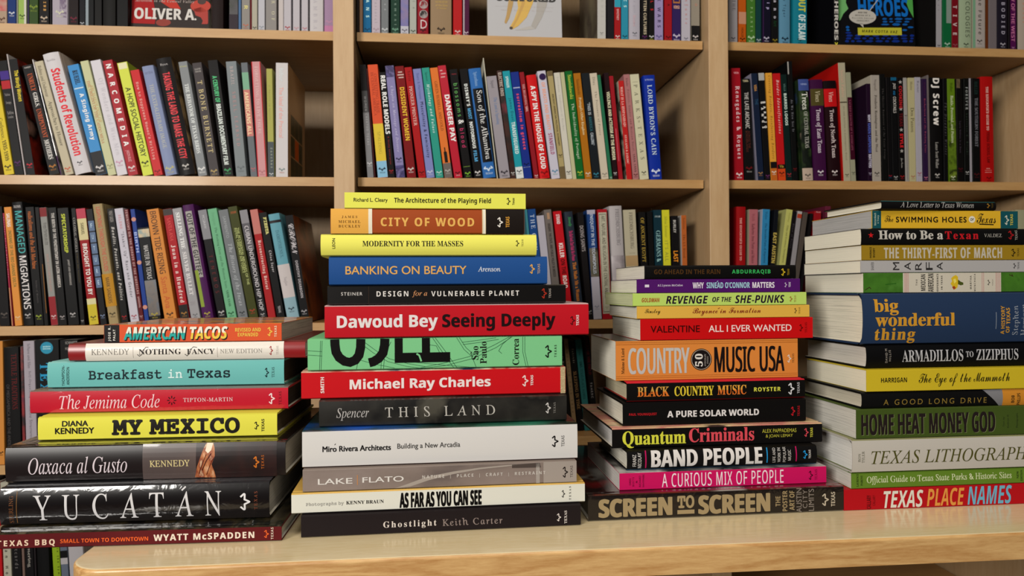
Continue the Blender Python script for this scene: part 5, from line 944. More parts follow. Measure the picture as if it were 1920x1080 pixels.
b3 = yl(612, 590.5)
R3L = 'third shelf, red-cover bay'
shelf([
 (0, -15, 388, 21, '#120e10', 'black', 'black book at the end of its row', [], ('#5c5450', 590)),
 (22, 5, 400, 5.5, '#a82c48', 'pink', 'thin pink and peach book', [('=', '#b87c5c', 540, 611), ('Children of the Mango Tree', 'B', '#d0b0b8', 408, 520, .2, .8)], None),
 (28, 7, 389, 14, '#d88c3c', 'amber', 'amber book with white and green lettering', [('SALINAS', 'Bx', '#e8dcc8', 401, 426, .3, .66), ('INDIANS OF THE RIO GRANDE DELTA', 'N', '#3c6c30', 433, 539, .36, .66)], ('#e0c498', 596)),
 (44, 21, 380, 22, '#18171a', 'teal-on-black', 'thick black book with teal and white condensed capitals', [('SALINAS', 'S', '#b0acac', 386, 391, .2, .8, 'u'), ('MANAGED', 'Nx', '#3c9494', 397, 476, .3, .8), ('MIGRATIONS', 'Nx', '#c4c0c0', 481, 581, .3, .8)], ('#b8b4b4', 592, .5), {'hard': True}),
 (66, 47, 389, 16.5, '#0f0d0f', 'black', 'black book with orange irregular lettering', [('radicalisms and the Jail Machine', 'RM', '#a85820', 397, 505, .3, .72), ('Stories of Murders', 'R', '#5c5858', 527, 569, .45, .62)], ('#94a438', 594, .65)),
 (83, 65, 389, 9.5, '#120f10', 'black', 'slim black book with an orange line', [('=', '#a86c20', 496, 588, .7, .8)], None),
 (96, 73.5, 390, 13, '#8c8c88', 'red-ended', 'grey book with red top and foot', [('=', '#7c1c20', 390, 407), ('=', '#8c1c24', 557, 612), ('From Miracle to the', 'S', '#383634', 419, 460, .58, .74), ('Virgin of Guadalupe', 'S', '#383634', 419, 460, .32, .48), ('JESSICA VELASCO DELEON', 'R', '#a87c74', 477, 547, .4, .6)], ('#d8c8c8', 594)),
 (111, 90, 390, 15, '#0f0d0f', 'black', 'black book with dense white capitals', [('THE BIRTH OF THE PENITENTIARY IN LATIN AMERICA', 'BHx', '#a4a09c', 400, 540, .36, .66)], ('#a8a0a0', 595, .6)),
 (128, 107, 391, 21, '#0e0c0e', 'yellow-on-black', 'black book with yellow title', [('SPECTATORSHIP', 'BH', '#a8b034', 402, 475, .36, .6), ('JANET AND RODRIGUEZ', 'B', '#8c8884', 488, 536, .5, .62)], ('#b8b4b4', 590, .5)),
 (151, 133, 391, 15.5, '#100e0f', 'black', 'black book with narrow ghostly title', [('COLOSSAL ANGELS', 'Rx', '#94908c', 409, 473, .3, .7), ('Tennyson Anne Traditional', 'R', '#846c28', 476, 530, .45, .62)], ('#b0acac', 602, .6)),
 (168, 142, 392, 17.5, '#940f18', 'banded', 'red, cream and yellow banded book', [('=', '#b83c50', 392, 411), ('=', '#d0c494', 411, 451), ('=', '#d4cc9c', 561, 572), ('=', '#c8b42c', 572, 612), ('SAMUEL', 'B', '#5c5430', 419, 441, .36, .6), ('BROUGHT TO YOU BY', 'B', '#dcccc8', 458, 554, .32, .7)], ('#3c3410', 596, .6)),
 (188.5, 161, 393, 14.5, '#16161a', 'tiled', 'black book with a column of blue letter tiles', [('=', '#5c7090', 415 + 21.3 * i, 434 + 21.3 * i, .1, .98) for i in range(6)] + [(c, 'S', '#a8bcd0', 420 + 21.3 * i, 428 + 21.3 * i, .4, .66, 'u') for i, c in enumerate('FUTURE')], ('#7c8cac', 593, .7)),
 (204, 172.5, 384, 20.5, '#a08c64', 'tan', 'tan book with red capitals and amber lower band', [('=', '#b88424', 515, 576), ('LIGHTNING THROUGH THE CLOUDS', 'N', '#b04038', 390, 510, .38, .64), ('MARK SANDERS', 'N', '#3c3018', 522, 570, .36, .6)], ('#3c3420', 590, .55), {'hard': True}),
 (228, 200, 392, 15, '#0f0d0f', 'black', 'black book with mixed white lettering', [('WENDY GARDEN', 'S', '#8c8884', 396, 417, .3, .7), ('Bandits, Peasants, and Politics', 'RBI', '#b8b4b0', 426, 564, .3, .7)], ('#a81c24', 595, .65)),
 (245.5, 214, 392, 16.5, '#c4c0cc', 'white', 'white book with dark sans title', [('SELENE', 'S', '#b87078', 404, 430, .4, .6), ('"Shakin\' Up" Race and Gender', 'S', '#3c3a44', 436, 559, .34, .68)], ('#a8404c', 594, .6)),
 (262.8, 232, 393, 8.5, '#5c1018', 'dark red', 'slim dark red book with tiny pale capitals', [('FEMINISMS ON THE BORDER OF THE AMERICAS', 'B', '#a88484', 395, 552, .3, .7), ('SANDOVAL', 'B', '#a88484', 557, 578, .35, .65)], ('#c09c9c', 594)),
 (272, 244, 393, 9, '#1c3c8c', 'dotted blue', 'slim blue book with pink dots', [('o', '#c88c7c', 412, .5, .5), ('o', '#c88c7c', 493, .5, .5), ('o', '#c88c7c', 577, .5, .5), ('BIRTH', 'Bx', '#8c9cc8', 436, 474, .25, .75)], None),
 (281.5, 257.5, 428, 23.5, '#0e0e11', 'black', 'short black book with an aerial photograph low down', [('=', picture(('#1c1c28', '#4c3c30', '#2c3848', '#6c5044'), 40), 527, 594), ('=', picture(('#8c2c1c', '#2c5c4c', '#a88840', '#1c2c5c'), 60), 431, 446), ('WATER IN TEXAS', 'N', '#b0aeac', 461, 525, .36, .66)], ('#a89840', 591, .6)),
 (310, 274, 394, 23.5, '#d08438', 'orange', 'wide orange book with brown and rust capitals', [('BROWN TIDE RISING', 'N', '#40281c', 398, 515, .3, .68), ('Santa Ana', 'S', '#a84c24', 521, 580, .3, .68)], ('#40281c', 591, .55), {'hard': False}),
 (340, 305, 393, 17, '#a81420', 'red-labelled', 'red book between black ends, white title', [('=', '#3c3432', 393, 405), ('=', '#1c1816', 573, 612), ('SANTA ANA', 'R', '#c84c48', 410, 453, .34, .64), ('Juan in a Hundred', 'RB', '#dcbcb8', 461, 569, .3, .7)], ('#a87838', 589, .65)),
 (360, 322.5, 392, 18, '#9c9a9e', 'light grey', 'light grey book with white heavy lettering', [('SELLING THE', 'RH', '#d8d4d4', 400, 468, .34, .66), ('SILVER BULLET', 'RH', '#c0bcbe', 474, 555, .34, .66), ('SANTO', 'S', '#8c888c', 566, 574, .2, .7, 'u')], ('#6c6c70', 592, .5)),
 (381, 341, 386, 23, '#481450', 'purple', 'purple book with title on a grey label', [('=', '#a4a09c', 398, 522, .2, .72), ('OUT OF THE GUTTERS', 'B', '#28242c', 402, 518, .3, .62, ), ('=', '#889c38', 508, 577, .1, .4, .0003), ('RAMZI FAWAZ CAMPBELL', 'B', '#2c3418', 520, 573, .18, .3)], ('#b0a040', 590, .5)),
 (411, 371, 395, 16, '#141214', 'grey-topped', 'grey-topped black book with dim red capitals', [('=', '#84848a', 395, 450), ('MCGRAW', 'S', '#a8a8ac', 405, 430, .4, .6), ('TENEMOS', 'N', '#681c20', 480, 551, .34, .66)], ('#c0bcbc', 587, .7)),
 (428, 388.5, 393, 18, '#6cae84', 'mint', 'mint green book with small dark serif title', [('Snodgrass', 'R', '#58906c', 400, 424, .35, .6), ('The Working Class and the Mexican State, 1890-1940', 'R', '#2c5c40', 428, 576, .38, .6)], ('#1c5434', 589, .6)),
 (448.5, 409, 395, 18.5, '#72767a', 'grey', 'grey book with a pale italic title', [('SARMIENTO', 'S', '#8c9094', 407, 448, .38, .58), ('The History of the Incas', 'RI', '#a4a8ac', 459, 575, .3, .72)], ('#2c3034', 588, .55)),
 (469, 427, 389, 17.5, '#3c4014', 'olive', 'olive book with pale double-line capitals', [('SPENER', 'B', '#984c28', 398, 402, .2, .8, 'u'), ('THE ACCIDENTAL ARCHIVES OF THE', 'N', '#a8b070', 429, 536, .56, .72), ('ROYAL CHICANO AIR FORCE', 'N', '#a8b070', 429, 513, .3, .46)], ('#a83c28', 584, .6)),
 (488, 448.5, 395, 15, '#2a282b', 'grey-topped', 'black book with grey top and white condensed capitals', [('=', '#88868c', 395, 420), ('=', '#5c5a60', 420, 470), ('CUBAN UNDERGROUND HIP HOP', 'Nx', '#b8b4b8', 425, 584, .32, .72)], ('#b8b4b4', 591, .5)),
 (504.5, 468.5, 394, 14.5, '#a41c20', 'coral', 'coral and red book with white title', [('=', '#c0746c', 394, 440), ('Reconstructing Beirut', 'RB', '#d8b4ac', 452, 544, .3, .7)], None),
 (521, 485, 400, 15, '#100f11', 'black', 'black book with a yellow heading', [('FIESTA', 'MHx', '#b8b470', 409, 441, .5, .8), ('Chloe Sayer', 'SM', '#b0acb0', 471, 512, .4, .7), ('TEXAS', 'S', '#a8a4a8', 575, 588, .4, .6)], None),
 (540, 502, 403, 23, '#629cac', 'sky-blue', 'sky-blue book with dark band and white lower half', [('=', '#241c20', 415, 420), ('=', '#c4bcbc', 498, 560), ('=', '#88a8b4', 560, 612), ('DAMOTHENES,', 'R', '#3c6878', 434, 486, .4, .62), ('Sagfan', 'R', '#7c7478', 522, 538, .35, .55)], ('#1c2c38', 581, .5)),
 (566, 534, 405, 15.5, '#121013', 'black', 'black book with ornate white lettering, picture cover', [('CROWN', 'C', '#b0acb0', 421, 478, .25, .8), ('DOROTHY DEARBORN', 'B', '#989498', 490, 560, .42, .64)], ('#a8a4a8', 585), {'front': picture(('#140808', '#5c2410', '#8c4418', '#1c0c08'), 12, .3, (1, 1, 3)), 'W': .22}),
], z3, b3, R3L, group='books on the third shelf, red-cover bay')

R3C = 'third shelf, banana-cover bay'
shelf([
 (1003, 984, 393, 4.5, '#387c88', 'thin teal', 'thin teal book', [], None),
 (1010, 989, 393, 15, '#14407c', 'blue', 'blue book with white spaced capitals', [('THE CITY', 'R', '#b0bcd0', 403, 470, .3, .7)], None),
 (1027, 1006, 405, 14, '#aca8b4', 'white', 'plain lilac-white book', [], None),
 (1042, 1019.5, 394, 14, '#6c6460', 'grey', 'grey book with tiny black capitals', [('=', '#a88468', 400, 412, .35, .7), ('DISSENT, THE STATE, AND PUBLIC POLICY IN MEXICO', 'Bx', '#2a2624', 420, 520, .32, .62)], None),
 (1060, 1037, 397, 15.5, '#b8101c', 'red', 'red book with white and black condensed capitals', [('STRAND', 'Bx', '#dcc0c0', 403, 421, .34, .66), ('KILLER', 'Bx', '#dcc8c4', 457, 484, .3, .7), ('ON THE', 'Bx', '#3c0a0c', 487, 515, .3, .7), ('ROAD', 'Bx', '#dcc8c4', 518, 541, .3, .7)], None),
 (1080, 1057, 398, 17, '#242c38', 'slate', 'slate book with pink and orange title', [('Straily', 'RI', '#3c9450', 408, 426, .35, .66), ('The Bad Seeds That Made Me a Woman', 'RB', '#b02c60', 434, 490, .36, .66), ('That Made Me a Woman', 'RB', '#b86c20', 493, 566, .36, .66)], None, {'hard': True}),
 (1101, 1082, 399, 13, '#1c1618', 'charcoal', 'charcoal book with pale narrow capitals', [('DOING SAINTS', 'Nx', '#948c8c', 424, 472, .25, .72)], ('#a09c9c', 585)),
 (1113, 1100, 394, 15.5, '#1c3c74', 'blue-and-white', 'blue book with white foot and black middle', [('=', '#a8a4b4', 394, 402), ('=', picture(('#3c4830', '#6c6458', '#1c2018'), 40), 466, 520), ('=', '#b0acb8', 520, 600), ('INEQUITY IN THE TECHNOPOLIS', 'N', '#b4bcd0', 402, 514, .32, .66)], ('#7c8090', 576, .55)),
 (1130, 1120, 393, 18, '#a41420', 'red-framed', 'cream-panelled red book with black capitals', [('=', '#b4b09c', 399, 589, .08, .92), ('=', '#2a2620', 402, 586, .14, .86, .00018), ('=', '#b4b09c', 403, 585, .17, .83, .0002), ('ART, NATURE, AND RELIGION IN THE CENTRAL ANDES', 'N', '#24201c', 405, 560, .34, .66)], ('#8c9070', 577, .35)),
 (1152, 1141, 387, 25, '#aca6a8', 'wide white', 'wide white hardback with faint landscape', [('=', picture(('#8c8488', '#b0a8ac', '#6c6468'), 18), 480, 598), ('FRIEDRICHSBURG', 'Rx', '#6c666a', 393, 461, .5, .68)], None, {'hard': True, 'bulge': .003}),
 (1179, 1168.5, 394, 23, '#b0a890', 'cream', 'cream book with spaced dark capitals', [('=', '#a88c64', 480, 500), ('FRIEDRICHSBURG', 'Rx', '#4c463c', 399, 467, .5, .68), ('Dubarry Beasnet', 'R', '#8c846c', 474, 477, .3, .8, 'u')], None, {'hard': False}),
 (1207, 1197, 398, 13, '#121110', 'gold-on-black', 'black book with gold serif capitals', [('OF ANCIENT EGYPT', 'R', '#a88c38', 409, 492, .3, .7)], None),
 (1221.5, 1213, 397, 10, '#0e0e0f', 'black', 'plain black book', [], None),
 (1232, 1225, 394, 15, '#0c2c38', 'dark teal', 'dark teal book with pale serif capitals', [('STROBE', 'S', '#a4b0b0', 405, 408, .15, .85, 'u'), ('GERMANS &', 'R', '#88b0b0', 433, 492, .28, .72)], None),
 (1247.5, 1241, 394, 14, '#ccc82c', 'yellow', 'yellow book with olive lettering', [('Silvia Sommer', 'RI', '#7c7c24', 406, 446, .35, .62), ("IT'S ALL", 'S', '#787c30', 452, 490, .3, .66)], None),
 (1264, 1258, 405, 13, '#131013', 'black', 'black book with white and orange capitals', [('BURLEY', 'B', '#a8a4a0', 413, 437, .34, .62), ('LAST', 'Bx', '#c87c20', 471, 492, .25, .8)], None),
 (1281, 1277, 404, 10, '#b05c28', 'orange', 'orange book with dark lettering, pale side', [('Sublette', 'R', '#5c2c14', 409, 430, .35, .65), ('The LS Brand', 'R', '#4c2410', 440, 484, .32, .66)], None, {'back': '#b0aca8'}),
], z3, b3, R3C, group='books on the third shelf, banana-cover bay')

R3R = 'third shelf, comic-cover bay'  # book colours already dimmed for the weaker light on this side
shelf([
 (1379, 1380, 388, 19, '#940c10', 'red', 'red upright book with small spaced lettering', [("THE EDUCATOR'S GUIDE TO", 'MB', '#c88c84', 409, 489, .4, .55)], None),
 (1403, 1405, 393, 16.5, '#a86068', 'pink', 'dusty pink book with dark title', [('Walsh', 'R', '#7c3c44', 401, 415, .35, .6), ('Katherine Anne Porter and Mexico', 'R', '#541c24', 420, 494, .34, .6)], None, {'back': '#a09880'}),
 (1422, 1430, 393, 14, '#2c7cac', 'blue', 'blue book with dark serif title', [('Walter', 'R', '#1c5478', 397, 412, .4, .65), ('The Socialist Party of Argentina', 'R', '#14304c', 419, 494, .36, .64)], None, {'back': '#a8a8b8'}),
 (1438, 1452.5, 394, 8, '#10141f', 'navy', 'navy book with blocky gold capitals', [('EAST AUSTIN', 'BHx', '#a08c44', 437, 494, .1, .9)], None),
 (1448.5, 1475, 394, 12, '#b4b464', 'lime-yellow', 'leaning lime-yellow book with olive title', [('Winthrop', 'R', '#84843c', 400, 417, .4, .65), ('Elites and Economic Development', 'R', '#54542c', 424, 494, .35, .62)], None, {'back': '#a8a868'}),
 (1461.5, 1487, 397, 7.5, '#181214', 'black', 'leaning black book with grey script', [('House of Poetry', 'RI', '#5c5860', 420, 466, .3, .7)], None),
 (1470, 1496, 397, 8.5, '#8c888c', 'grey', 'leaning grey book with a red and white top', [('=', '#a8a4a4', 397, 402), ('=', '#a83c24', 402, 410)], None),
 (1480, 1507, 399, 8.5, '#4c443e', 'brown', 'leaning brown-grey book', [], None),
 (1493, 1520, 401, 5, '#141213', 'black', 'thin leaning black book', [], None),
 (1523, 1527, 396, 13, '#8c1018', 'crimson', 'crimson book, only its top visible', [('TEXAS', 'S', '#b08c8c', 397, 399.5, .2, .9, 'u')], None),
 (1543, 1548, 387, 10, '#5c1c30', 'wine', 'wine-coloured book, only its top visible', [], None),
 (1904, 1905, 394, 26, '#98987c', 'pale green', 'pale green book beyond the tall stack', [], None),
], z3, b3, R3R, group='books on the third shelf, comic-cover bay')

b4 = yl(867, 848)
R4L = 'fourth shelf, red-cover bay'
shelf([
 (-5, -9, 640, 14, '#c8843c', 'amber', 'amber book at the frame edge', [], ('#2a1c10', 845)),
 (12, 6, 652, 30, '#121012', 'black', 'wide black book with dim red capitals', [('TEXTILE TRADITIONS', 'R', '#6c1a1c', 664, 766, .55, .78), ('OF MESOAMERICA AND THE ANDES', 'S', '#4c4848', 720, 835, .2, .3)], None),
 (43, 37.5, 650, 5.5, picture(('#100c0e', '#8c1c20', '#140c10', '#8c1c20', '#1c1438'), 14), 'mottled', 'thin black and red patterned book', [], None),
 (50, 43, 640, 21, '#a49ca6', 'lilac-grey', 'lilac-grey book with small dark title', [('Schave and Siles', 'R', '#605c64', 645, 690, .42, .58), ('Self-Organizing', 'R', '#504c54', 696, 745, .42, .58), ('Native Structures', 'R', '#504c54', 760, 820, .42, .58)], None),
 (72.5, 66, 638, 44, '#121316', 'black', 'wide black book with a blue circle, bright blue capitals', [('o', '#2c8cac', 653, .48, .27), ('SEVENTH', 'B', '#a8d0dc', 649.5, 652, .32, .64, 'u'), ('EDITION', 'B', '#a8d0dc', 653.5, 656, .32, .64, 'u'), ('TEXAS', 'RH', '#1c7ca4', 681, 770, .22, .5)], None, {'hard': False}),
 (118.5, 112, 638, 34, '#101012', 'black', 'wide black book with white lettering at its top', [('SCHIWETZ', 'S', '#8c8884', 641, 646, .3, .95, 'u'), ('POSTCARDS', 'S', '#8c8884', 652, 657, .3, .95, 'u')], None, {'hard': False}),
], z4l, b4, R4L, group='books on the fourth shelf, red-cover bay')
b4c = yl(825, 809)
R4C = 'fourth shelf, banana-cover bay'
shelf([
 (1066, 1048, 640, 7, '#1a1816', 'black', 'thin black book', [('Artes de Mexico', 'R', '#8c8880', 650, 700, .3, .7)], None),
 (1074.5, 1057, 637, 8, '#8c7454', 'tan', 'slim tan book with brown lettering', [('A Mexican Folk Idea', 'R', '#4c3820', 645, 780, .3, .7)], None),
 (1084, 1066, 640, 11, '#131110', 'black', 'black book with tan capitals', [('Tukendy', 'R', '#8c8478', 655, 683, .35, .65), ('SLEEPING IN TIME', 'R', '#8c6c44', 700, 774, .3, .7)], None),
 (1096.5, 1078, 637, 12, '#2c6c6c', 'teal', 'teal book with dark capitals', [('Tarpley', 'R', '#143838', 649, 668, .35, .65), ('1001 TEXAS PLACE NAMES', 'R', '#143838', 680, 754, .34, .66)], None),
 (1112, 1094, 632, 11, '#141012', 'dark', 'dark book with red capitals', [('TALES OF THE FIELD', 'R', '#6c1418', 636, 706, .35, .65), ('TAHRRC', 'S', '#8c8888', 722, 752, .35, .6)], None),
], z4c, b4c, R4C, group='books on the fourth shelf, banana-cover bay', sp=SP + 0.05)
b5 = yl(1150, 1120)
R5L = 'lowest visible shelf, by the rounded table corner'
shelf([
 (-22, -32, 896, 17, '#a49c9c', 'grey-white', 'grey-white book with purple script', [('Salado de los', 'RI', '#58305c', 905, 960, .3, .8)], None),
 (-2, -12, 905, 10, '#b01018', 'red', 'red book', [], None),
 (10, 0, 905, 15, '#a8a494', 'grey', 'light grey book with black sans title', [('The Urban House', 'B', '#1c1a18', 960, 1110, .3, .6)], None),
 (27, 17, 905, 17, '#141214', 'black', 'black book with thin grey lettering', [('Postcards', 'S', '#6c6868', 1010, 1068, .35, .65)], None),
 (45, 35, 905, 5, '#6c5850', 'thin brown', 'thin brown book', [], None),
 (51, 41, 905, 16, '#131113', 'black', 'black book with pale condensed lettering', [('A Semmering', 'Rx', '#98948c', 990, 1066, .3, .65)], None),
 (68, 58, 905, 4, '#2c2428', 'dark', 'thin dark book', [], None),
 (73, 62, 905, 25, '#0e0d0f', 'black', 'wide plain black book', [], None),
 (104, 90, 905, 14, '#84a01c', 'lime', 'lime green book with dark lettering', [('A Field Guide to the Symphony', 'B', '#283010', 960, 1110, .6, .85)], None),
 (119, 105, 905, 14, '#5c6474', 'slate', 'slate blue book with black and white patches', [('=', '#0e0e10', 1036, 1050), ('=', '#a8a4a8', 1050, 1062)], None),
 (134, 119, 905, 30, '#a8a4a8', 'white', 'wide white book behind the corner', [], None),
], z5l, b5, R5L, group='books on the lowest visible shelf, red-cover bay')

# top shelf: only the lower parts are in view
b1 = yl(39, 90)
def lows(rows, bay, where):
    out = []
    for r in rows:
        x, w, col, cw, look, pr = r[:6]; e = r[6] if len(r) > 6 else None; mo = r[7] if len(r) > 7 else {}
        out.append((x, x, b1(x) - 212 + (hash_(x) % 17), w, col, cw, look, pr, e, mo))
    return shelf(out, z1, b1, where, group='books on the top shelf, ' + bay)
def hash_(x): return int(abs(x) * 7919) % 101
T1 = 'top shelf, red-cover bay'
lows([
 (-8, 21, '#a8907c', 'peach', 'peach book with red patches at mid height', [('=', picture(('#a8907c', '#b02c28', '#b8a08c'), 30), -20, 15)], ('#5c3c2c', 30)),
 (14, 16, '#14306c', 'blue', 'navy blue book', [], ('#d0d4dc', 19)),
 (31, 2.5, '#8c8c84', 'thin grey', 'thin grey book', [], None),
 (34, 15.5, '#94b058', 'lime', 'lime and white book', [('=', '#c8c4b8', -160, 42, .72, .99)], ('#3c4c1c', 24)),
 (51, 3, '#3c3454', 'thin violet', 'thin violet book', [], None),
 (54.5, 17, '#30481c', 'green', 'dark green book with yellow-green emblem', [], ('#788c30', 8, .9)),
 (73, 19, '#141114', 'black', 'black book with a dotted gold title', [('HAND LINE', 'MH', '#a87c40', -40, 15, .5, .65)], ('#c8b4a0', 28)),
 (93.5, 3, '#1c1418', 'thin black', 'thin black book', [], None),
 (97, 31, '#a8a0ac', 'lilac', 'wide lilac book with a purple pattern', [('=', picture(('#a8a0ac', '#4c2858', '#a8a0ac'), 80), -60, 27, .5, .9)], ('#c8c8b0', 18, .5)),
 (129, 18, '#241418', 'maroon', 'dark maroon book with crimson emblem', [], ('#701c34', 29, .7)),
 (148.5, 11, '#101420', 'navy', 'navy-black book', [], ('#b8bcc4', 39)),
 (160, 6, '#8c98a0', 'thin silver', 'thin silver book', [], None),
 (167, 9, '#0e1014', 'black', 'black book beside a silver one', [], None),
 (177, 14, '#121011', 'black', 'plain black book', [], None),
 (192, 26, '#151312', 'black', 'wide black book with no lettering', [], None),
 (219, 21, '#0d0d10', 'black', 'wide black book ending the first row part', [], None),
], 'red-cover bay', T1)
T1b = 'top shelf after the red cover'
lows([
 (396, 24, '#240c0c', 'dark maroon', 'dark maroon book standing in shade', [], None),
 (429.5, 17, picture(('#2c2830', '#3c3840', '#1c2018', '#8ca88c'), 20), 'floral', 'dark book with pale floral patches', [('=', '#342c34', 22, 55)], None),
 (447, 5, '#4c6c94', 'thin blue', 'thin blue book', [], None),
 (453, 15.5, '#8c8884', 'grey', 'grey book with yellow capitals', [('FOR', 'B', '#b8b070', -60, 13, .35, .7)], ('#b8705c', 42)),
 (469, 2.8, '#681018', 'thin red', 'thin dark red book', [], None),
 (472, 10.5, '#aca898', 'cream', 'cream book with a dark emblem', [], ('#2c2c2c', 48)),
 (484, 12.5, '#b8b8c0', 'white', 'white book with a pale emblem', [], ('#8c94a0', 45)),
 (498, 20.5, '#8c8886', 'grey', 'grey linen book with pale gold capitals', [('ORDER OF', 'R', '#b8b498', -50, 33, .6, .8)], None),
 (522, 9.5, '#c0b8b8', 'white', 'slim pinkish-white book', [], None),
 (532, 14, '#b8b4bc', 'white', 'white book with a red emblem', [], ('#a83038', 46)),
 (549, 13, '#b8b4bc', 'white', 'white book with a faint pink emblem', [], ('#c0949c', 50)),
 (565, 12.5, '#b8b4bc', 'white', 'white book with a small pink emblem', [], ('#b87884', 51)),
 (580, 27, '#c0bcc0', 'wide white', 'wide white book with faint capitals', [('ALHAMBRA', 'R', '#98949c', -40, 50, .35, .5)], None),
 (608, 18, '#9c80a0', 'mauve', 'mauve book with a pink foot', [('=', '#b878a0', 43, 58)], ('#b888a8', 36)),
], 'red-cover bay', T1b)
T2 = 'top shelf, banana-cover bay'
lows([
 (669, 4.5, '#281814', 'thin brown', 'thin dark brown book', [], None),
 (674, 6, '#a8846c', 'peach', 'slim peach book', [], None),
 (681, 15, '#0c6090', 'blue', 'bright blue book with white capitals', [('GERMANS', 'B', '#a8d0e0', -60, 28, .4, .7)], ('#0c3858', 52)),
 (697, 16, '#b8acb8', 'pale pink', 'pale pink book with grey lettering', [('Pueblo Pastoral', 'R', '#88848c', -50, 38, .4, .6)], ('#a894a0', 52)),
 (714.5, 14, '#74787c', 'grey', 'grey book with a white emblem', [('Edgeland', 'R', '#a8acb0', -50, 15, .4, .65)], ('#c8ccd0', 55, .8)),
 (732.5, 17, '#18382c', 'dark green', 'dark green book with pale lettering', [('Environments', 'R', '#7c9488', -50, 50, .45, .65)], ('#6c9c84', 55)),
 (751, 15, picture(('#5c64a8', '#7c6c98', '#4c58a4'), 30), 'violet-blue', 'violet-blue book with a white foot', [('=', '#b8b8c4', 44, 65)], ('#64606c', 54)),
 (768, 13, '#a8aca4', 'grey-white', 'grey-white book', [('Belle', 'R', '#5c605c', -40, 12, .5, .75)], ('#3c4c3c', 57)),
 (782, 22, '#8c1020', 'red', 'red book with outlined round letters', [('o', '#a8a0a0', 5, .55, .36), ('o', '#8c1020', 5, .55, .30), ('o', '#a8a0a0', 22.5, .55, .36), ('o', '#140a0c', 22.5, .55, .31), ('D', 'S', '#b0a8a8', 33, 49, .3, .85, 'u')], ('#140a0c', 59, .5)),
 (806.5, 41, '#927a5e', 'tan', 'very wide tan book with faint gold lettering', [('NATURAL HISTORY', 'S', '#a88c4c', -2, 2, .25, .8, 'u'), ('of the State', 'S', '#a88c4c', 4, 8, .25, .8, 'u'), ('of Tennessee', 'S', '#a88c4c', 10, 13, .3, .75, 'u')], ('#281c14', 52, .36)),
 (849.5, 17, '#b01418', 'red', 'glossy red hardback', [], ('#d8c0c0', 62, .6)),
 (868, 12, '#481038', 'purple', 'purple book with a white edge', [('=', '#a89ca4', -160, 64, .01, .25)], ('#c8b8c4', 59)),
], 'banana-cover bay', T2)
T2b = 'top shelf after the banana cover'
lows([
 (1120, 16, '#bab8b4', 'white', 'white hardback with its olive picture side showing', [('THE HERMIT', 'R', '#9c9c98', -60, 28, .5, .65)], ('#8c8c88', 57, .4), {'back': picture(('#8c8868', '#4c443c', '#a0987c'), 6), 'W': .2}),
 (1138, 13.5, '#1c1820', 'black', 'black book', [], None),
 (1152, 12, '#9c1418', 'red-and-cyan', 'red book with a cyan top', [('=', '#2c98b0', -170, 10), ('WHITNEY', 'B', '#c09090', 13, 34, .4, .65)], ('#dcd0d0', 66)),
 (1165, 13, '#2888a4', 'cyan', 'cyan book', [('COMICS', 'B', '#a8ccd8', -50, 10, .4, .7)], ('#0c3848', 69)),
 (1179, 21.5, '#aca8b4', 'white', 'white book with pale red line of text', [('the gift', 'R', '#84808c', -10, 20, .4, .55), ('Revisited', 'R', '#b08c94', 25, 46, .4, .55)], ('#5c5c64', 58, .4)),
 (1202, 13.5, '#131214', 'black', 'black book with cream capitals', [('HISTORY OF FORGOTTEN CULTURES', 'B', '#a89c84', -80, 60, .4, .7)], ('#58205c', 68)),
 (1216, 11, '#100e10', 'black', 'black book with red lettering', [('REBELS', 'B', '#a81c24', -60, 16, .4, .75)], ('#c8c8cc', 64, .8, '#98a020')),
 (1227.5, 16, '#9488b4', 'lavender', 'lavender book with dark capitals', [('THE SEX WARS', 'B', '#3c3458', -60, 47, .38, .66)], ('#5c5488', 66)),
 (1246, 14, '#98101a', 'red', 'red book with black lettering', [('JOTA', 'B', '#48080c', -40, 8, .35, .65)], ('#48080c', 70)),
 (1260.5, 16, '#2c1c54', 'indigo', 'indigo book with orange framed title', [('=', '#a86c38', -80, 3, .1, .9), ('=', '#2c1c54', -76, 0, .2, .8, .0002), ('VERSO', 'B', '#c09078', 7, 13, .15, .85, 'u')], ('#c4bcd4', 70, .85)),
 (1278, 16.5, '#b0acb8', 'white', 'white book with red serif lettering', [('Cabrera Infante', 'R', '#a85850', -80, 41, .36, .66)], ('#5c5c6c', 68, .45)),
 (1296, 16, '#8c8478', 'taupe', 'taupe book with a black foot', [('=', '#141214', 44, 76), ('VALLEJO', 'S', '#a86c5c', -60, 8, .4, .65)], ('#c8c0c0', 64, .65)),
], 'banana-cover bay', T2b)
T3 = 'top shelf, comic-cover bay'  # dimmer right-hand light is included in these book colours
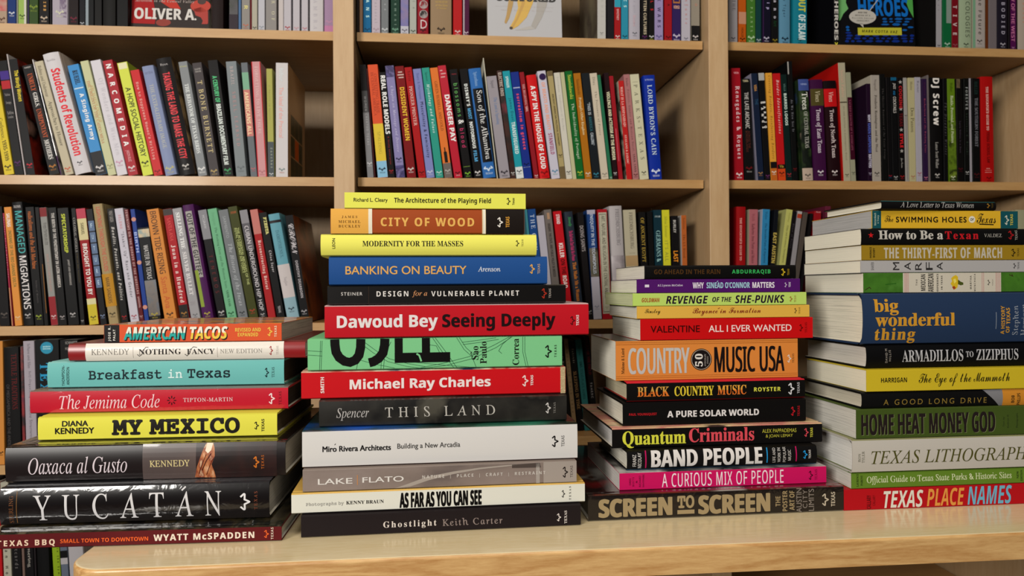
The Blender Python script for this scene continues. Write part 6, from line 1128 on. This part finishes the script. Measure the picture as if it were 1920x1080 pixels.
lows([
 (1366.5, 16.5, '#8c888c', 'grey', 'grey book with dark capitals', [('CHICANO POETRY THE', 'R', '#403c44', -100, 16, .45, .7)], ('#28242c', 67, .45)),
 (1385, 14, '#b0500c', 'orange', 'orange book with a peach panel', [('=', '#b88468', 19, 41), ('HEALER', 'S', '#58280c', 48, 66, .4, .6)], ('#2c1408', 76, .7)),
 (1400.5, 16, '#3c6c24', 'green', 'leaf-green book with pale capitals', [('NEW MEXICO PLANTS', 'R', '#90ac7c', -80, 55, .45, .62)], ('#b0c8a4', 66, .8)),
 (1417.5, 10, '#0c3838', 'teal', 'dark teal book', [], ('#a8b4b4', 75, .8)),
 (1428.5, 17, '#100e2c', 'navy', 'navy book with violet lettering', [('Friendship', 'B', '#a098c0', -80, 14, .5, .8), ('=', '#3c1c4c', -160, 78, .12, .2)], ('#c0bcd0', 67, .6)),
 (1446.5, 13, '#0e0d10', 'black', 'black book with white lettering', [('Chicano', 'RB', '#a8a4b0', -60, 31, .35, .75), ('Art', 'RB', '#143820', 34, 46, .35, .75)], ('#8c7c20', 78)),
 (1461, 21, '#5484a0', 'sky-blue', 'sky-blue book with thin dark lettering', [('Notes of the Tiger', 'S', '#1c3848', -60, 29, .3, .5)], ('#0c1c2c', 71, .6)),
 (1486.5, 27, '#107488', 'turquoise', 'wide turquoise book with yellow and white capitals', [('OUT', 'BHx', '#a8a838', -10, 19, .42, .82), ('OF ISLAM', 'BHx', '#b0c0c0', 24, 70, .42, .82)], ('#0c3844', 76, .4)),
], 'comic-cover bay', T3)
T3b = 'top shelf after the comic cover'
lows([
 (1755, 11, '#98969c', 'grey-white', 'grey-white book with a tiny emblem', [('Saul West', 'S', '#605c64', -60, 17, .35, .55)], ('#28282c', 81, .5), {'back': '#1c1a1a', 'W': .2}),
 (1767.5, 17, '#0c5c34', 'green', 'bright green book with a pale panel', [('=', '#7c8c84', -120, 40, .4, .95)], ('#a8c4b4', 81, .6)),
 (1785, 12, '#700c18', 'crimson', 'crimson book with big white capitals', [('ALTERNATIVE', 'BH', '#a89494', -120, 62, .2, .7)], ('#8c4c54', 84)),
 (1799, 23, '#94a488', 'sage', 'pale sage book with dark capitals', [('CONTESTED ECOLOGIES', 'NT', '#384030', -90, 66, .5, .75)], ('#303828', 79, .4)),
 (1823.5, 24.5, '#9c9080', 'peach-grey', 'peach and green book with a white panel', [('=', '#6c9478', -160, 86, .01, .2), ('=', '#a49c98', -160, 84, .2, .92, .00016), ('Dreams of the Future', 'B', '#4c4844', -90, 61, .45, .65)], ('#3c3834', 73, .4)),
 (1849, 4, '#5c2c10', 'thin brown', 'thin brown book', [], None),
 (1854, 15, '#6c6468', 'grey', 'mottled grey book', [], None),
 (1870, 19, '#241f30', 'aubergine', 'aubergine book with grey capitals', [('CAN PAIN EMBODIED', 'B', '#888494', -120, 61, .4, .66)], ('#a8a4b0', 79, .5)),
 (1891, 17, '#140e14', 'purple-striped', 'black book with a purple lettered stripe', [('=', '#4c1048', -160, 88, .2, .8), ('WOMEN IN THE LAW OF THE WEST', 'Nx', '#b0688c', -120, 74, .35, .62)], ('#a880a0', 86, .3)),
 (1909, 21, '#a4988c', 'cream', 'cream book with small red lettering', [('of the Bones', 'S', '#a86c58', -50, 40, .4, .55)], None),
], 'comic-cover bay', T3b)

# ---------------------------------------------------------------- books standing face out on the top shelf
def face_out(x0, x1, spine, cover, label, prints, H=0.235, T=0.018, yb=None, tilt=5, front_y=0.012):
    """a book standing upright with its front cover to the room"""
    a = at_y(x0, b1(x0), SP + front_y); b = at_y(x1, b1(x1), SP + front_y)
    w = b.x - a.x
    root = bpy.data.objects.new('book', None); C.objects.link(root)
    root.location = (a.x, SP + front_y, z1 + 0.0006 + T * math.sin(math.radians(tilt))); root.rotation_euler = (-math.radians(tilt), 0, 0)
    tag(root, label, 'book')
    # body: X along spine (down), Y from spine across the cover, Z thickness (towards the viewer)
    Mx = Matrix(((0, 1, 0, 0.0), (0, 0, -1, T), (-1, 0, 0, H), (0, 0, 0, 1)))
    cov, pg = book_body(root, H, T, w, spine, cover, None, False, '#cfc8b8', 0.0, 0.4, matrix=Mx)
    bm = bmesh.new(); mats = []
    def P(x, y):                 # picture point to the cover's own place
        q = at_y(x, y, SP + front_y); return q.x - a.x, (q.z - z1) / math.cos(math.radians(tilt))
    def add(vs, fs, col, lift):
        mt = col if isinstance(col, bpy.types.Material) else mat(col, .4, .2)
        if mt not in mats: mats.append(mt)
        i = mats.index(mt)
        vv = [bm.verts.new((v[0], -lift - 0.00001 * (v[2] if len(v) > 2 else 0), v[1])) for v in vs]
        for f in fs:
            try: fc = bm.faces.new([vv[k] for k in f])
            except ValueError: continue
            fc.material_index = i; fc.normal_update()
            if fc.normal.y > 0: fc.normal_flip()
    for p in prints:
        if p[0] == 'T':
            _, txt, st, col, px0, px1, py0, py1, lift = p
            u0, v1 = P(px0, py0); u1, v0 = P(px1, py1)
            vs, fs = set_text(txt, st, u1 - u0, v1 - v0, 4); add([(u0 + x, v0 + z, k) for x, z, k in vs], fs, col, lift)
        elif p[0] == 'G':
            add([P(x, y) for x, y in p[2]], [tuple(range(len(p[2])))], p[1], p[3])
        elif p[0] == 'L':
            q = [P(x, y) for x, y in p[3]]; t = P(p[2], 0)[0] - P(0, 0)[0]
            vs, fs = stroke(q, t); add(vs, fs, p[1], p[4])
        elif p[0] == 'O':
            _, col, cx, cy, rx, ry, lift = p
            add([P(cx + rx * math.cos(k * math.pi / 16), cy + ry * math.sin(k * math.pi / 16)) for k in range(32)], [tuple(range(32))], col, lift)
    me = bpy.data.meshes.new('cover_lettering'); bm.to_mesh(me); bm.free()
    for mt in mats: me.materials.append(mt)
    link('cover_lettering', me, cov if False else root)
    return root
L1, L2, L3, L4 = .0004, .0006, .0008, .001
face_out(244, 391, '#70101c', '#37302f', 'face-out book, red and charcoal cover with large white capitals, on the top shelf', [
    ('G', '#a01418', [(246, -40), (278, -40), (288, 12), (292, 30), (290, 47), (246, 45)], L1), ('G', '#b83428', [(306, -20), (330, 5), (338, 18), (318, 16), (300, 4)], L1),
    ('O', '#8c3c34', 306, 44, 14, 7, L1), ('O', '#b84438', 375, 12, 19, 12, L1), ('O', '#4c3c3a', 377, 3, 8, 6, L2), ('G', '#a8403a', [(362, 18), (376, 14), (389, 22), (390, 46), (382, 44), (376, 34), (366, 30)], L1), ('G', '#a8403a', [(380, 40), (384, 36), (390, 42), (389, 47), (378, 47)], L2),
    ('T', 'Activism in the Central Valley', 'RI', '#c8b8b4', 252, 363, -2, 8, L3), ('T', 'OLIVER A.', 'BHx', '#d4d0cc', 251, 368, 15, 40, L3)])
face_out(914.5, 1054, '#b8b4a8', '#b8b8bc', 'face-out book, white cover with a pale banana picture, on the top shelf', [
    ('T', 'CULTURED', 'MHx', '#1c1a1c', 929, 1043, -14, 4.5, L3), ('G', '#b08c50', [(957, -20), (966, -20), (962, 10), (955, 35), (949, 46), (946, 43), (950, 28)], L2),
    ('G', '#d0a84c', [(966, -30), (1004, -30), (1000, 5), (988, 33), (972, 50), (960, 57), (956, 52), (964, 38), (972, 15)], L1), ('G', '#c0964a', [(984, -30), (990, -30), (984, 8), (972, 36), (962, 54), (958, 53), (970, 32), (978, 8)], L2), ('O', '#3c3024', 958.5, 54, 3.2, 2.6, L3),
    ('G', '#a4a09c', [(1010, -30), (1030, -30), (1026, 10), (1016, 35), (1004, 56), (996, 50), (1006, 25)], L1), ('G', '#b0aca8', [(994, 50), (1003, 56), (985, 58), (966, 58)], L1),
    ('T', 'Agriculture, Investigations, and Environmental', 'R', '#a8887c', 930, 1038, 10.5, 15.5, L3), ('T', 'Change in Honduras and the United States', 'R', '#a8887c', 940, 1035, 18, 23, L3)])
stones = []
rr = random.Random(5)
for j in range(9):
    y = 36 + j * 5.4; x = 1582 + rr.uniform(0, 6)
    while x < 1712:
        w = rr.uniform(7, 17); h = rr.uniform(1.6, 2.9)
        if x + w < 1716 and not (1607 < x + w and x < 1693 and 51 < y < 68) and not (j < 2 and (x < 1590 or x > 1712)) and not (1592 < x + w and x < 1647 and y < 48):
            stones.append(('G', '#1058a4' if y < 62 else '#102c80', [(x, y), (x + w * .3, y - h), (x + w * .8, y - h * .8), (x + w, y), (x + w * .7, y + h * .8), (x + w * .2, y + h * .7)], L1))
        x += w + rr.uniform(2, 5)
face_out(1574, 1717, '#101014', '#0c0c12', 'face-out comic-style book, bright blue hand lettering over dark stones, on the top shelf', [
    ('G', '#6cac68', [(1575, -40), (1592, -40), (1590, 5), (1594, 16), (1584, 26), (1578, 38), (1575, 40)], L1), ('G', '#4c9c48', [(1700, -40), (1716, -40), (1716, 34), (1708, 18), (1703, 2)], L1),
    ('T', 'HEROES', 'BHx', '#1068bc', 1612, 1706, -6, 32, L2), ('O', '#b8b4ac', 1620, 32, 25.5, 14.5, L3), ('L', '#b8b4ac', 1.8, [(1634, 20), (1652, -4)], L3), ('G', '#b8b4ac', [(1612, 44), (1620, 45), (1621, 54)], L3),
    ('T', 'AND THE', 'BI', '#3c3830', 1611, 1629, 22, 25.5, L4), ('T', 'MAKING OF A', 'BI', '#3c3830', 1606, 1634, 27.5, 31, L4), ('T', 'BILLION-DOLLAR', 'BI', '#3c3830', 1600, 1640, 33, 36.5, L4), ('T', 'INDUSTRY!', 'BI', '#3c3830', 1608, 1632, 38, 41.5, L4),
    ('G', '#b8b434', [(1609.5, 53), (1692, 53), (1692, 67.5), (1609.5, 67.5)], L3), ('T', 'MARK COTTA VAZ', 'BI', '#1c1c10', 1617, 1684, 57, 64, L4)] + stones, T=.02)
# the comic book's own spine stands a little to its side
shelf([(1563, 1563, -122, 9.5, '#0e0e14', 'lettered', 'black spine with white bold capitals', [('SUPERHEROES', 'BHx', '#a8a4a0', -60, 71, .2, .85), ('V', 'BHx', '#b8b434', 75, 82, .2, .85, 'u')], None)], z1, b1, 'beside the comic cover', group=None)
# the setting of the upright side covers between the rows
